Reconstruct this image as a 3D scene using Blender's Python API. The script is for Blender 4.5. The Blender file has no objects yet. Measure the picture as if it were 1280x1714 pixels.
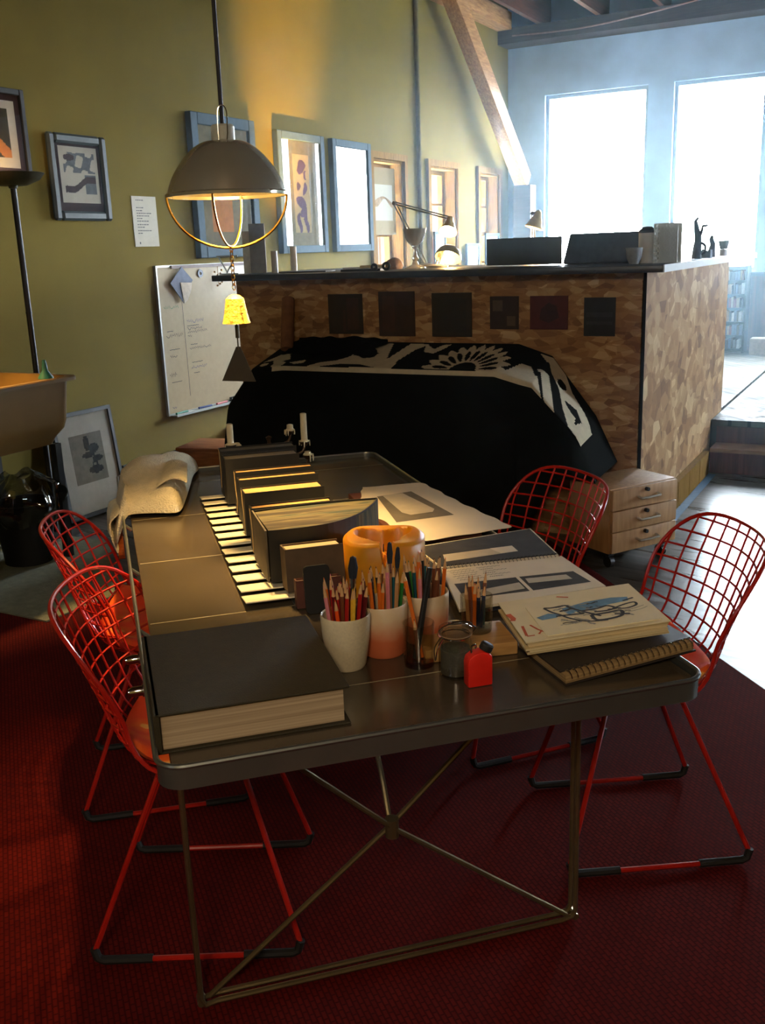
import bpy, bmesh, math, random
from mathutils import Vector, Matrix
R = math.radians
rnd = random.Random(7)
S = bpy.context.scene
COL = S.collection

# ------------------------------------------------------------------ camera, world, exposure
CAM_H = 1.43
PITCH, ROLL, YAW = R(14.95), R(-2.03), R(28.6)
cam = bpy.data.cameras.new('camera'); cam.sensor_fit = 'HORIZONTAL'; cam.sensor_width = 36; cam.lens = 1640 / 1280 * 36
cam.clip_start = 0.05; cam.clip_end = 200
cam_o = bpy.data.objects.new('camera', cam); COL.objects.link(cam_o)
_f = Vector((0, math.cos(PITCH), -math.sin(PITCH))); _r = Vector((1, 0, 0)); _u = _r.cross(_f)
_a = math.cos(ROLL) * _r + math.sin(ROLL) * _u; _b = -math.sin(ROLL) * _r + math.cos(ROLL) * _u
_Z = Matrix.Rotation(YAW, 3, 'Z')
_M = Matrix((_Z @ _a, _Z @ _b, -(_Z @ _f))).transposed().to_4x4()
_M.translation = (0, 0, CAM_H)
cam_o.matrix_world = _M
S.camera = cam_o
S.view_settings.view_transform = 'Standard'; S.view_settings.look = 'None'
S.view_settings.gamma = 1; S.view_settings.use_curve_mapping = False
S.view_settings.exposure = 0.0
S.cycles.max_bounces = 10; S.cycles.diffuse_bounces = 5; S.cycles.glossy_bounces = 5
S.cycles.transparent_max_bounces = 16; S.cycles.sample_clamp_indirect = 6
S.cycles.use_denoising = True

W = bpy.data.worlds.new('sky'); S.world = W; W.use_nodes = True
_bg = W.node_tree.nodes['Background']; _bg.inputs[0].default_value = (0.86, 0.94, 1.0, 1); _bg.inputs[1].default_value = 90.0

def light(name, kind, loc, energy, color, size=0.05, rot=None, **k):
    L = bpy.data.lights.new(name, kind); L.energy = energy; L.color = color
    if kind in ('POINT', 'SPOT'): L.shadow_soft_size = size
    for a, v in k.items(): setattr(L, a, v)
    o = bpy.data.objects.new(name, L); COL.objects.link(o); o.location = loc
    if rot: o.rotation_euler = rot
    return o
WARM = (1.0, 0.62, 0.22)

# ------------------------------------------------------------------ helpers
def c(r, g, b):
    f = lambda v: (v / 255 / 12.92) if v / 255 <= 0.04045 else ((v / 255 + 0.055) / 1.055) ** 2.4
    return (f(r), f(g), f(b), 1)

def newmat(name):
    m = bpy.data.materials.new(name); m.use_nodes = True
    nt = m.node_tree
    return m, nt, nt.nodes['Principled BSDF']

def node(nt, typ, **inp):
    n = nt.nodes.new(typ)
    for k, v in inp.items():
        if k.startswith('p_'): setattr(n, k[2:], v); continue
        k = int(k[1:]) if k[0] == 'i' and k[1:].isdigit() else k.replace('__', ' ')
        if isinstance(v, bpy.types.NodeSocket): nt.links.new(v, n.inputs[k])
        else: n.inputs[k].default_value = v
    return n

def ramp(nt, fac, stops):
    n = nt.nodes.new('ShaderNodeValToRGB'); nt.links.new(fac, n.inputs[0])
    e = n.color_ramp.elements
    while len(e) < len(stops): e.new(0.5)
    for el, (p, col) in zip(e, stops): el.position = p; el.color = col
    return n.outputs[0]

_mc = {}
def M(name, rgb=(128, 128, 128), rough=0.6, metal=0.0, spec=0.5, var=0.12, vscale=30, bump=0.0, bscale=60, coat=0.0, emit=None, es=0.0, trans=0.0):
    if name in _mc: return _mc[name]
    m, nt, b = newmat(name)
    col = c(*rgb)
    tc = node(nt, 'ShaderNodeTexCoord')
    if var > 0:
        nz = node(nt, 'ShaderNodeTexNoise', Vector=tc.outputs['Object'], Scale=vscale, Detail=4.0)
        dk = tuple(x * (1 - var * 1.6) for x in col[:3]) + (1,); lt = tuple(min(1, x * (1 + var)) for x in col[:3]) + (1,)
        nt.links.new(ramp(nt, nz.outputs[0], [(0.3, dk), (0.7, lt)]), b.inputs['Base Color'])
    else: b.inputs['Base Color'].default_value = col
    b.inputs['Roughness'].default_value = rough; b.inputs['Metallic'].default_value = metal
    b.inputs['Specular IOR Level'].default_value = spec
    if coat: b.inputs['Coat Weight'].default_value = coat; b.inputs['Coat Roughness'].default_value = 0.05
    if trans: b.inputs['Transmission Weight'].default_value = trans
    if emit: b.inputs['Emission Color'].default_value = c(*emit); b.inputs['Emission Strength'].default_value = es
    if bump:
        nb = node(nt, 'ShaderNodeTexNoise', Vector=tc.outputs['Object'], Scale=bscale, Detail=5.0)
        bp = node(nt, 'ShaderNodeBump', Strength=bump, Distance=0.01, Height=nb.outputs[0])
        nt.links.new(bp.outputs[0], b.inputs['Normal'])
    _mc[name] = m
    return m

def glass_mat(name, tint=(255, 255, 255), refl=1.0):
    if name in _mc: return _mc[name]
    m = bpy.data.materials.new(name); m.use_nodes = True; nt = m.node_tree
    nt.nodes.clear()
    out = node(nt, 'ShaderNodeOutputMaterial')
    lw = node(nt, 'ShaderNodeLayerWeight', Blend=0.5)
    pw = node(nt, 'ShaderNodeMath', p_operation='POWER', i0=lw.outputs['Facing'], i1=5.0)
    fr = node(nt, 'ShaderNodeMath', p_operation='MULTIPLY_ADD', i0=pw.outputs[0], i1=0.92, i2=0.035)
    fm = node(nt, 'ShaderNodeMath', p_operation='MULTIPLY', i0=fr.outputs[0], i1=refl)
    tr = node(nt, 'ShaderNodeBsdfTransparent', Color=c(*tint)); gl = node(nt, 'ShaderNodeBsdfGlossy', Roughness=0.01)
    mx = node(nt, 'ShaderNodeMixShader', i0=fm.outputs[0], i1=tr.outputs[0], i2=gl.outputs[0])
    nt.links.new(mx.outputs[0], out.inputs[0])
    _mc[name] = m
    return m

def wood(name, a, b_, scale=6, stretch=(1, 12, 12), rough=0.5, spec=0.4, rot=(0, 0, 0)):
    if name in _mc: return _mc[name]
    m, nt, b = newmat(name)
    tc = node(nt, 'ShaderNodeTexCoord')
    mp = node(nt, 'ShaderNodeMapping', Vector=tc.outputs['Object'], Scale=stretch, Rotation=rot)
    nz = node(nt, 'ShaderNodeTexNoise', Vector=mp.outputs[0], Scale=scale, Detail=6.0, Distortion=0.4)
    nt.links.new(ramp(nt, nz.outputs[0], [(0.3, c(*a)), (0.7, c(*b_))]), b.inputs['Base Color'])
    b.inputs['Roughness'].default_value = rough; b.inputs['Specular IOR Level'].default_value = spec
    _mc[name] = m
    return m

def planks(name, a, b_, gap, width, length, rot=0.0, rough=0.35, spec=0.5, gapcol=(15, 12, 10)):
    m, nt, b = newmat(name)
    tc = node(nt, 'ShaderNodeTexCoord')
    mp = node(nt, 'ShaderNodeMapping', Vector=tc.outputs['Object'], Rotation=(0, 0, rot))
    br = node(nt, 'ShaderNodeTexBrick', Vector=mp.outputs[0], Color1=c(*a), Color2=c(*b_), Mortar=c(*gapcol), Scale=1.0)
    br.inputs['Mortar Size'].default_value = gap; br.inputs['Brick Width'].default_value = length
    br.inputs['Row Height'].default_value = width; br.inputs['Mortar Smooth'].default_value = 0.2
    mp2 = node(nt, 'ShaderNodeMapping', Vector=mp.outputs[0], Scale=(1.2, 22, 1))
    nz = node(nt, 'ShaderNodeTexNoise', Vector=mp2.outputs[0], Scale=2.0, Detail=6.0)
    mx = node(nt, 'ShaderNodeMixRGB', p_blend_type='MULTIPLY', i0=0.45, i1=br.outputs[0], i2=ramp(nt, nz.outputs[0], [(0.3, (0.45, 0.45, 0.45, 1)), (0.7, (1, 1, 1, 1))]))
    nt.links.new(mx.outputs[0], b.inputs['Base Color'])
    nz2 = node(nt, 'ShaderNodeTexNoise', Vector=tc.outputs['Object'], Scale=5.0, Detail=5.0)
    nt.links.new(ramp(nt, nz2.outputs[0], [(0.3, (rough * 0.7,) * 3 + (1,)), (0.7, (rough * 1.4,) * 3 + (1,))]), b.inputs['Roughness'])
    b.inputs['Specular IOR Level'].default_value = spec
    return m

def osb(name, vert=False):
    m, nt, b = newmat(name)
    tc = node(nt, 'ShaderNodeTexCoord')
    def layer(rot, sc, off):
        mp = node(nt, 'ShaderNodeMapping', Vector=tc.outputs['Object'], Rotation=rot, Scale=sc, Location=off)
        return node(nt, 'ShaderNodeTexVoronoi', Vector=mp.outputs[0], Scale=1.0, Randomness=1.0)
    L = (20, 9, 13) if vert else (14, 30, 34)
    rx = ((0.7, 0, 0), (-0.8, 0, 0.0), (1.5, 0, 0)) if vert else ((0, 0.35, 0), (0, -0.5, 0), (0, 1.0, 0))
    v = [layer(rx[0], L, (0, 0, 0)), layer(rx[1], tuple(x * 1.3 for x in L), (3, 7, 1)), layer(rx[2], tuple(x * 0.8 for x in L), (9, 2, 5))]
    g = [node(nt, 'ShaderNodeSeparateColor', Color=x.outputs['Color']) for x in v]
    m1 = node(nt, 'ShaderNodeMath', p_operation='MAXIMUM', i0=g[0].outputs[0], i1=g[1].outputs[1])
    m2 = node(nt, 'ShaderNodeMath', p_operation='MULTIPLY', i0=m1.outputs[0], i1=g[2].outputs[2])
    m3 = node(nt, 'ShaderNodeMath', p_operation='ADD', i0=m2.outputs[0], i1=g[0].outputs[1])
    m4 = node(nt, 'ShaderNodeMath', p_operation='MULTIPLY', i0=m3.outputs[0], i1=0.5)
    col = ramp(nt, m4.outputs[0], [(0.05, c(128, 88, 52)), (0.3, c(160, 116, 70)), (0.55, c(182, 142, 94)), (0.85, c(216, 186, 140))])
    nt.links.new(col, b.inputs['Base Color'])
    b.inputs['Roughness'].default_value = 0.55
    bp = node(nt, 'ShaderNodeBump', Strength=0.2, Distance=0.003, Height=m4.outputs[0])
    nt.links.new(bp.outputs[0], b.inputs['Normal'])
    return m

def I4(): return Matrix.Identity(4)
def box(bm, x0, x1, y0, y1, z0, z1, mi=0, mat=None):
    vs = [bm.verts.new(v) for v in ((x0, y0, z0), (x1, y0, z0), (x1, y1, z0), (x0, y1, z0), (x0, y0, z1), (x1, y0, z1), (x1, y1, z1), (x0, y1, z1))]
    if mat is not None:
        for v in vs: v.co = mat @ v.co
    for f in ((0, 3, 2, 1), (4, 5, 6, 7), (0, 1, 5, 4), (1, 2, 6, 5), (2, 3, 7, 6), (3, 0, 4, 7)):
        bm.faces.new([vs[i] for i in f]).material_index = mi
    return vs

def tube(bm, pts, r, n=8, closed=False, mi=0, radii=None):
    pts = [Vector(p) for p in pts]; N = len(pts)
    rings = []; up = None
    for i, p in enumerate(pts):
        if closed: t = (pts[(i + 1) % N] - pts[i - 1])
        else: t = pts[min(i + 1, N - 1)] - pts[max(i - 1, 0)]
        if t.length < 1e-9: t = Vector((0, 0, 1))
        t.normalize()
        if up is None:
            up = Vector((0, 0, 1)) if abs(t.z) < 0.9 else Vector((1, 0, 0))
        a = (up - up.dot(t) * t)
        if a.length < 1e-6: a = t.orthogonal()
        a.normalize(); up = a; b = t.cross(a)
        rr = radii[i] if radii else r
        rings.append([bm.verts.new(p + rr * (math.cos(2 * math.pi * k / n) * a + math.sin(2 * math.pi * k / n) * b)) for k in range(n)])
    for i in range(N if closed else N - 1):
        A, B = rings[i], rings[(i + 1) % N]
        for k in range(n):
            f = bm.faces.new((A[k], A[(k + 1) % n], B[(k + 1) % n], B[k])); f.material_index = mi
    if not closed:
        bm.faces.new(rings[0][::-1]).material_index = mi; bm.faces.new(rings[-1]).material_index = mi

def lathe(bm, prof, n=32, mi=0, mat=None, closed=False):
    rings = []
    for r, z in prof:
        if r < 1e-6: rings.append([bm.verts.new((0, 0, z))])
        else: rings.append([bm.verts.new((r * math.cos(2 * math.pi * k / n), r * math.sin(2 * math.pi * k / n), z)) for k in range(n)])
    if mat is not None:
        for ring in rings:
            for v in ring: v.co = mat @ v.co
    for A, B in zip(rings, rings[1:] + ([rings[0]] if closed else [])):
        for k in range(n):
            k2 = (k + 1) % n
            if len(A) == 1 and len(B) == 1: continue
            if len(A) == 1: vs = (A[0], B[k2], B[k])
            elif len(B) == 1: vs = (A[k], A[k2], B[0])
            else: vs = (A[k], A[k2], B[k2], B[k])
            bm.faces.new(vs).material_index = mi

def prism(bm, poly, z0, z1, mi=0, mat=None):
    lo = [bm.verts.new((x, y, z0)) for x, y in poly]; hi = [bm.verts.new((x, y, z1)) for x, y in poly]
    if mat is not None:
        for v in lo + hi: v.co = mat @ v.co
    bm.faces.new(lo[::-1]).material_index = mi; bm.faces.new(hi).material_index = mi
    n = len(poly)
    for i in range(n): bm.faces.new((lo[i], lo[(i + 1) % n], hi[(i + 1) % n], hi[i])).material_index = mi

def patch(bm, pts, mi=0):
    bm.faces.new([bm.verts.new(p) for p in pts]).material_index = mi

def stroke(bm, pts, w, mapf, mi=0):
    P = [Vector((p[0], p[1])) for p in pts]
    prev = None
    for i, p in enumerate(P):
        t = P[min(i + 1, len(P) - 1)] - P[max(i - 1, 0)]
        if t.length < 1e-9: continue
        t.normalize(); nrm = Vector((-t.y, t.x)) * w / 2
        cur = (bm.verts.new(mapf(p.x + nrm.x, p.y + nrm.y)), bm.verts.new(mapf(p.x - nrm.x, p.y - nrm.y)))
        if prev: bm.faces.new((prev[0], prev[1], cur[1], cur[0])).material_index = mi
        prev = cur

def grid(bm, nu, nv, P, idx=None, thick=0.0, T=None):
    """surface P(a,b), a,b in 0..1; faces take idx(a,b); thick gives it a second side"""
    V = [[bm.verts.new(P(i / nu, j / nv)) for j in range(nv + 1)] for i in range(nu + 1)]
    for i in range(nu):
        for j in range(nv):
            f = bm.faces.new((V[i][j], V[i + 1][j], V[i + 1][j + 1], V[i][j + 1]))
            f.material_index = idx((i + .5) / nu, (j + .5) / nv) if idx else 0
    if thick:
        bm.normal_update()
        L = [[bm.verts.new(V[i][j].co - V[i][j].normal * thick) for j in range(nv + 1)] for i in range(nu + 1)]
        for i in range(nu):
            for j in range(nv):
                f = bm.faces.new((L[i][j + 1], L[i + 1][j + 1], L[i + 1][j], L[i][j]))
                f.material_index = idx((i + .5) / nu, (j + .5) / nv) if idx else 0
        def side(a, b, a2, b2): bm.faces.new((a, a2, b2, b))
        for i in range(nu):
            side(V[i][0], V[i + 1][0], L[i][0], L[i + 1][0]); side(V[i + 1][nv], V[i][nv], L[i + 1][nv], L[i][nv])
        for j in range(nv):
            side(V[0][j + 1], V[0][j], L[0][j + 1], L[0][j]); side(V[nu][j], V[nu][j + 1], L[nu][j], L[nu][j + 1])

def bev(bm, w=0.004, seg=2):
    bmesh.ops.bevel(bm, geom=list(bm.edges), offset=w, segments=seg, affect='EDGES', profile=0.5, clamp_overlap=True)

def build(name, bm, mats, parent=None, loc=None, rz=0, label=None, angle=35):
    me = bpy.data.meshes.new(name)
    bmesh.ops.recalc_face_normals(bm, faces=bm.faces)
    bm.to_mesh(me); bm.free()
    for m in (mats if isinstance(mats, (list, tuple)) else [mats]): me.materials.append(m)
    me.polygons.foreach_set('use_smooth', [True] * len(me.polygons))
    me.set_sharp_from_angle(angle=R(angle))
    o = bpy.data.objects.new(name, me); COL.objects.link(o)
    if parent: o.parent = parent
    if loc is not None: o.location = loc
    if rz: o.rotation_euler = (0, 0, rz)
    if label: o['label'] = label
    return o

def tag(o, label, cat, group=None):
    o['label'] = label; o['category'] = cat
    if group: o['group'] = group
    return o

def thing(name, label, cat, loc=(0, 0, 0), rz=0, group=None):
    o = bpy.data.objects.new(name, None); COL.objects.link(o)
    o.empty_display_size = 0.05; o.location = loc; o.rotation_euler = (0, 0, rz)
    return tag(o, label, cat, group)

def solo(name, label, cat, bm, mats, loc=(0, 0, 0), rz=0, group=None, angle=35):
    return tag(build(name, bm, mats, None, loc, rz, angle=angle), label, cat, group)

def struct(name, bm, mats, loc=None):
    o = build(name, bm, mats, None, loc); o['kind'] = 'structure'; return o

def copy_tree(o, parent=None):
    n = o.copy(); COL.objects.link(n)
    if parent: n.parent = parent
    for ch in list(o.children): copy_tree(ch, n)
    return n

def B(): return bmesh.new()
def arc(cx, cy, r, a0, a1, n): return [(cx + r * math.cos(R(a0 + (a1 - a0) * i / n)), cy + r * math.sin(R(a0 + (a1 - a0) * i / n))) for i in range(n + 1)]
def rrect(x0, x1, y0, y1, r, n=5):
    return arc(x1 - r, y1 - r, r, 0, 90, n) + arc(x0 + r, y1 - r, r, 90, 180, n) + arc(x0 + r, y0 + r, r, 180, 270, n) + arc(x1 - r, y0 + r, r, 270, 360, n)
def smooth(pts, n=8):
    pts = [Vector(p) for p in pts]; out = []
    for i in range(len(pts) - 1):
        p0, p1, p2, p3 = pts[max(i - 1, 0)], pts[i], pts[i + 1], pts[min(i + 2, len(pts) - 1)]
        for k in range(n):
            t = k / n
            out.append(0.5 * ((2 * p1) + (-p0 + p2) * t + (2 * p0 - 5 * p1 + 4 * p2 - p3) * t * t + (-p0 + 3 * p1 - 3 * p2 + p3) * t ** 3))
    return out + [pts[-1]]
def inpoly(x, y, P):
    r = False
    for i in range(len(P)):
        (x1, y1), (x2, y2) = P[i], P[i - 1]
        if (y1 > y) != (y2 > y) and x < (x2 - x1) * (y - y1) / (y2 - y1) + x1: r = not r
    return r

# ------------------------------------------------------------------ the room
WX, FY, CEIL = -4.15, 10.8, 3.9
XR, YB = 5.0, -3.0
m_wall = M('olive_cream_plaster', (123, 107, 51), 0.9, spec=.1, var=0.05, vscale=2.5, bump=0.05, bscale=90)
m_dkw = wood('dark_plank_wall', (62, 48, 34), (84, 66, 46), 3, (14, 14, 1))
m_far = M('glare_lightened_blue', (176, 204, 232), 0.7, var=0.10, vscale=3)  # slate blue wall, lightened so the colour carries the window glare
m_wains = wood('reddish_panelling', (70, 38, 28), (110, 62, 46), 3, (14, 14, 1))
m_ceil = wood('dark_red_boards', (58, 30, 18), (96, 54, 34), 3, (14, 1, 14))
m_beam = wood('fir_beam', (168, 112, 66), (214, 164, 106), 4, (14, 2, 14))
m_darkbeam = wood('dark_stained_timber', (44, 38, 40), (72, 60, 58), 4, (1, 14, 14))
m_trim = wood('pale_pine_trim', (120, 88, 40), (146, 112, 58), 5, (14, 14, 1.5), .9, .05)
def board_floor():
    m, nt, b = newmat('worn_grey_floorboards'); tc = node(nt, 'ShaderNodeTexCoord')
    mp = node(nt, 'ShaderNodeMapping', Vector=tc.outputs['Object'], Rotation=(0, 0, R(12))); sp = node(nt, 'ShaderNodeSeparateXYZ', Vector=mp.outputs[0])
    dv_ = node(nt, 'ShaderNodeMath', p_operation='DIVIDE', i0=sp.outputs[1], i1=0.14); fr = node(nt, 'ShaderNodeMath', p_operation='FRACT', i0=dv_.outputs[0]); fl = node(nt, 'ShaderNodeMath', p_operation='FLOOR', i0=dv_.outputs[0])
    wn = node(nt, 'ShaderNodeTexWhiteNoise', p_noise_dimensions='1D', W=fl.outputs[0])
    gap = node(nt, 'ShaderNodeMath', p_operation='GREATER_THAN', i0=fr.outputs[0], i1=0.03)
    mp2 = node(nt, 'ShaderNodeMapping', Vector=mp.outputs[0], Scale=(1.0, 16, 1)); nz = node(nt, 'ShaderNodeTexNoise', Vector=mp2.outputs[0], Scale=2.0, Detail=4.0)
    ad = node(nt, 'ShaderNodeMath', p_operation='MULTIPLY_ADD', i0=wn.outputs[0], i1=0.3, i2=nz.outputs[0])
    mx = node(nt, 'ShaderNodeMixRGB', p_blend_type='MIX', i0=gap.outputs[0], i1=c(26, 24, 22), i2=ramp(nt, ad.outputs[0], [(0.4, c(58, 52, 46)), (0.9, c(98, 92, 84))]))
    nt.links.new(mx.outputs[0], b.inputs['Base Color'])
    nz2 = node(nt, 'ShaderNodeTexNoise', Vector=mp2.outputs[0], Scale=1.2, Detail=3.0)
    nt.links.new(ramp(nt, nz2.outputs[0], [(0.3, (.24,) * 3 + (1,)), (0.7, (.42,) * 3 + (1,))]), b.inputs['Roughness']); b.inputs['Specular IOR Level'].default_value = 0.4
    return m
m_floor = board_floor()
m_deck = planks('pale_deck_boards', (84, 80, 70), (100, 95, 84), 0.009, 0.09, 3.5, R(50), 0.6, 0.2, (30, 26, 22))
m_osb_f = osb('osb_front_sheet'); m_osb_s = osb('osb_side_sheet', True)
m_pane = glass_mat('window_glass', (248, 252, 255), 0.02)

bm = B(); box(bm, WX - 0.3, XR + 0.2, YB - 0.2, FY + 0.2, -0.2, 0.0); struct('floor', bm, m_floor)
bm = B(); box(bm, WX - 0.3, XR + 0.2, YB - 0.2, FY + 0.2, CEIL, CEIL + 0.15); struct('ceiling', bm, m_ceil)

def holed_wall(name, mat, lo, hi, z0, z1, holes, place):
    """holes: (a0,a1,h0,h1) sorted along a, sharing one mesh; place(bm,a0,a1,z0,z1)"""
    bm = B(); a = lo
    for a0, a1, h0, h1 in holes:
        place(bm, a, a0, z0, z1); place(bm, a0, a1, z0, h0); place(bm, a0, a1, h1, z1); a = a1
    place(bm, a, hi, z0, z1)
    return struct(name, bm, mat)

FW = [(-3.73, -2.63), (-2.37, -1.48), (-1.20, -0.50)]
WZ0, WZ1 = 1.10, 2.97
holed_wall('wall_far', m_far, WX - 0.3, XR + 0.2, -0.0, CEIL, [(a, b, WZ0, WZ1) for a, b in FW], lambda bm, a, b, z0, z1: box(bm, a, b, FY, FY + 0.18, z0, z1))
bm = B(); box(bm, WX + 0.001, XR, FY - 0.025, FY - 0.001, 0.30, WZ0 - 0.05); struct('trim_1', bm, m_wains)
bm = B(); box(bm, WX + 0.001, XR, FY - 0.08, FY - 0.001, WZ0 - 0.05, WZ0 - 0.01); struct('trim_2', bm, m_darkbeam)
m_frame_w = M('window_frame_paint', (150, 165, 180), 0.5, var=0.04)
for i, (a, b) in enumerate(FW):
    bm = B()
    for x0, x1, z0, z1 in ((a, a + 0.035, WZ0, WZ1), (b - 0.035, b, WZ0, WZ1), (a + 0.035, b - 0.035, WZ0, WZ0 + 0.035), (a + 0.035, b - 0.035, WZ1 - 0.035, WZ1)):
        box(bm, x0, x1, FY + 0.05, FY + 0.12, z0, z1)
    w = struct('window_%d' % (i + 1), bm, m_frame_w)
    bm = B(); box(bm, a + 0.035, b - 0.035, FY + 0.08, FY + 0.086, WZ0 + 0.035, WZ1 - 0.035); build('pane', bm, m_pane, w)
    p = light('window_portal', 'AREA', ((a + b) / 2, FY + 0.19, (WZ0 + WZ1) / 2), 1, (1, 1, 1), rot=(R(-90), 0, 0), shape='RECTANGLE', size=b - a, size_y=WZ1 - WZ0)
    p.data.cycles.is_portal = True

LW = [(7.62, 8.20, 0.95, 2.18), (8.74, 9.36, 0.95, 2.18), (9.94, 10.50, 0.95, 2.18)]
holed_wall('wall_left', m_wall, YB - 0.2, FY, 0.0, CEIL, LW, lambda bm, a, b, z0, z1: box(bm, WX - 0.2, WX, a, b, z0, z1))
RW = (7.1, 8.5, 1.3, 2.45)  # unseen window added to light the side of the counter
holed_wall('wall_right', m_dkw, YB - 0.2, FY, 0.0, CEIL, [RW], lambda bm, a, b, z0, z1: box(bm, XR, XR + 0.2, a, b, z0, z1))
bm = B()
for y0, y1, z0, z1 in ((RW[0], RW[0] + .04, RW[2], RW[3]), (RW[1] - .04, RW[1], RW[2], RW[3]), (RW[0] + .04, RW[1] - .04, RW[2], RW[2] + .04), (RW[0] + .04, RW[1] - .04, RW[3] - .04, RW[3])): box(bm, XR + .05, XR + .12, y0, y1, z0, z1)
w = struct('window_8', bm, m_frame_w)
bm = B(); box(bm, XR + .08, XR + .086, RW[0] + .04, RW[1] - .04, RW[2] + .04, RW[3] - .04); build('pane', bm, m_pane, w)
p = light('window_portal', 'AREA', (XR + .21, (RW[0] + RW[1]) / 2, (RW[2] + RW[3]) / 2), 1, (1, 1, 1), rot=(R(90), 0, R(90)), shape='RECTANGLE', size=RW[1] - RW[0], size_y=RW[3] - RW[2])
p.data.cycles.is_portal = True
BW = (-2.0, -1.4, 2.62, 2.86)   # transom window in the wall behind the camera
holed_wall('wall_back', m_wall, WX, XR, 0.0, CEIL, [BW], lambda bm, a, b, z0, z1: box(bm, a, b, YB - 0.2, YB, z0, z1))
bm = B(); 
for x0, x1, z0, z1 in ((BW[0], BW[0] + .04, BW[2], BW[3]), (BW[1] - .04, BW[1], BW[2], BW[3]), (BW[0] + .04, BW[1] - .04, BW[2], BW[2] + .04), (BW[0] + .04, BW[1] - .04, BW[3] - .04, BW[3])): box(bm, x0, x1, YB - .12, YB - .06, z0, z1)
w = struct('window_7', bm, m_frame_w)
bm = B(); box(bm, BW[0] + .04, BW[1] - .04, YB - .092, YB - .086, BW[2] + .04, BW[3] - .04); build('pane', bm, m_pane, w)
p = light('window_portal', 'AREA', ((BW[0] + BW[1]) / 2, YB - .21, (BW[2] + BW[3]) / 2), 1, (1, 1, 1), rot=(R(90), 0, 0), shape='RECTANGLE', size=BW[1] - BW[0], size_y=BW[3] - BW[2])
p.data.cycles.is_portal = True
for i, (a, b, z0, z1) in enumerate(LW):
    bm = B(); t = 0.055
    for y0, y1, h0, h1 in ((a - t, a, z0 - t, z1 + t), (b, b + t, z0 - t, z1 + t), (a, b, z1, z1 + t), (a, b, z0 - t, z0)):
        box(bm, WX + 0.001, WX + 0.03, y0, y1, h0, h1)
    for y0, y1, h0, h1 in ((a, a + 0.02, z0, z1), (b - 0.02, b, z0, z1), (a + 0.02, b - 0.02, z1 - 0.02, z1), (a + 0.02, b - 0.02, z0, z0 + 0.02)):
        box(bm, WX - 0.19, WX, y0, y1, h0, h1)
    w = struct('window_%d' % (i + 4), bm, m_trim)
    bm = B(); s = 0.04
    A, Bb, Z0, Z1 = a + 0.02, b - 0.02, z0 + 0.02, z1 - 0.02; zm = (Z0 + Z1) / 2; ym = (A + Bb) / 2
    for y0, y1, h0, h1 in ((A, A + s, Z0, Z1), (Bb - s, Bb, Z0, Z1), (A + s, Bb - s, Z1 - s, Z1), (A + s, Bb - s, Z0, Z0 + s), (A + s, Bb - s, zm - 0.02, zm + 0.02),
                           (ym - 0.012, ym + 0.012, Z0 + s, zm - 0.02), (ym - 0.012, ym + 0.012, zm + 0.02, Z1 - s), (A + s, ym - 0.012, zm + 0.27, zm + 0.29), (ym + 0.012, Bb - s, zm + 0.27, zm + 0.29),
                           (A + s, ym - 0.012, zm - 0.31, zm - 0.29), (ym + 0.012, Bb - s, zm - 0.31, zm - 0.29)):
        box(bm, WX - 0.15, WX - 0.12, y0, y1, h0, h1)
    build('sash', bm, m_trim, w)
    bm = B(); box(bm, WX - 0.138, WX - 0.134, A + s, Bb - s, Z0 + s, Z1 - s); build('pane', bm, m_pane, w)

# building and yard outside the left windows
m_brick = planks('red_brick_outside', (150, 84, 62), (176, 104, 76), 0.012, 0.075, 0.21, 0, 0.8, 0.2, (150, 130, 115))
bm = B(); box(bm, -6.6, -6.3, 13.64, 16.3, 0, 2.4495); box(bm, -6.2995, -6.11, 16.2, 16.3, 0, 2.4495); solo('neighbour_building', 'reddish brick building seen through the small left windows', 'building', bm, m_brick)
bm = B(); box(bm, -6.6, -6.3, 4.0, 13.36, 0, 2.4495); box(bm, -6.2995, -4.36, 4.0, 4.1, 0, 2.4495); box(bm, -6.6, -6.3, 13.361, 13.635, 0, 1.55); solo('yard_wall', 'reddish brick yard wall outside the window with the paper blind', 'wall', bm, m_brick)  # reddish wall, raised and closed at one end to block daylight
bm = B(); prism(bm, [(-4.36, 4), (-4.36, 11.0), (-4.42, 11.2), (-6.1, 16.3), (-6.9, 16.3), (-6.9, 4)], 2.45, 2.6); box(bm, -4.37, -4.352, 4.0, 11.0, 2.4, 2.6); solo('light_block_roof', 'roof added outside the small left windows to keep skylight out', 'roof', bm, M('block_roof_boards', (90, 70, 56), .8))  # added roof that keeps skylight off the walls outside
bm = B(); prism(bm, [(-4.47, 11.0), (-4.37, 11.0), (-6.0, 16.3), (-6.1, 16.3)], 0, 2.4495); solo('light_block_wall', 'brick side wall added outside the small windows to keep daylight out', 'wall', bm, m_brick)  # added wall that shuts daylight out beyond the small windows
bm = B(); box(bm, -60, 60, 11.2, 120, -0.4, -0.2); struct('ground_outside', bm, M('winter_ground', (130, 128, 118), 0.9))

# ceiling timbers
bm = B(); box(bm, WX + 0.001, XR, FY - 0.30, FY - 0.001, 3.47, 3.62); struct('trim_3', bm, m_darkbeam)
bm = B(); box(bm, WX + 0.001, WX + 0.16, YB, FY - 0.31, 3.60, 3.76); struct('trim_4', bm, m_beam)
for i in range(14):
    bm = B(); x = -3.72 + i * 0.62; box(bm, x, x + 0.05, YB, FY - 0.001, 3.62, CEIL - 0.001)
    tag(build('ceiling_joist', bm, m_ceil), 'reddish timber ceiling joist running toward the far windows', 'joist', 'ceiling joists')
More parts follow.
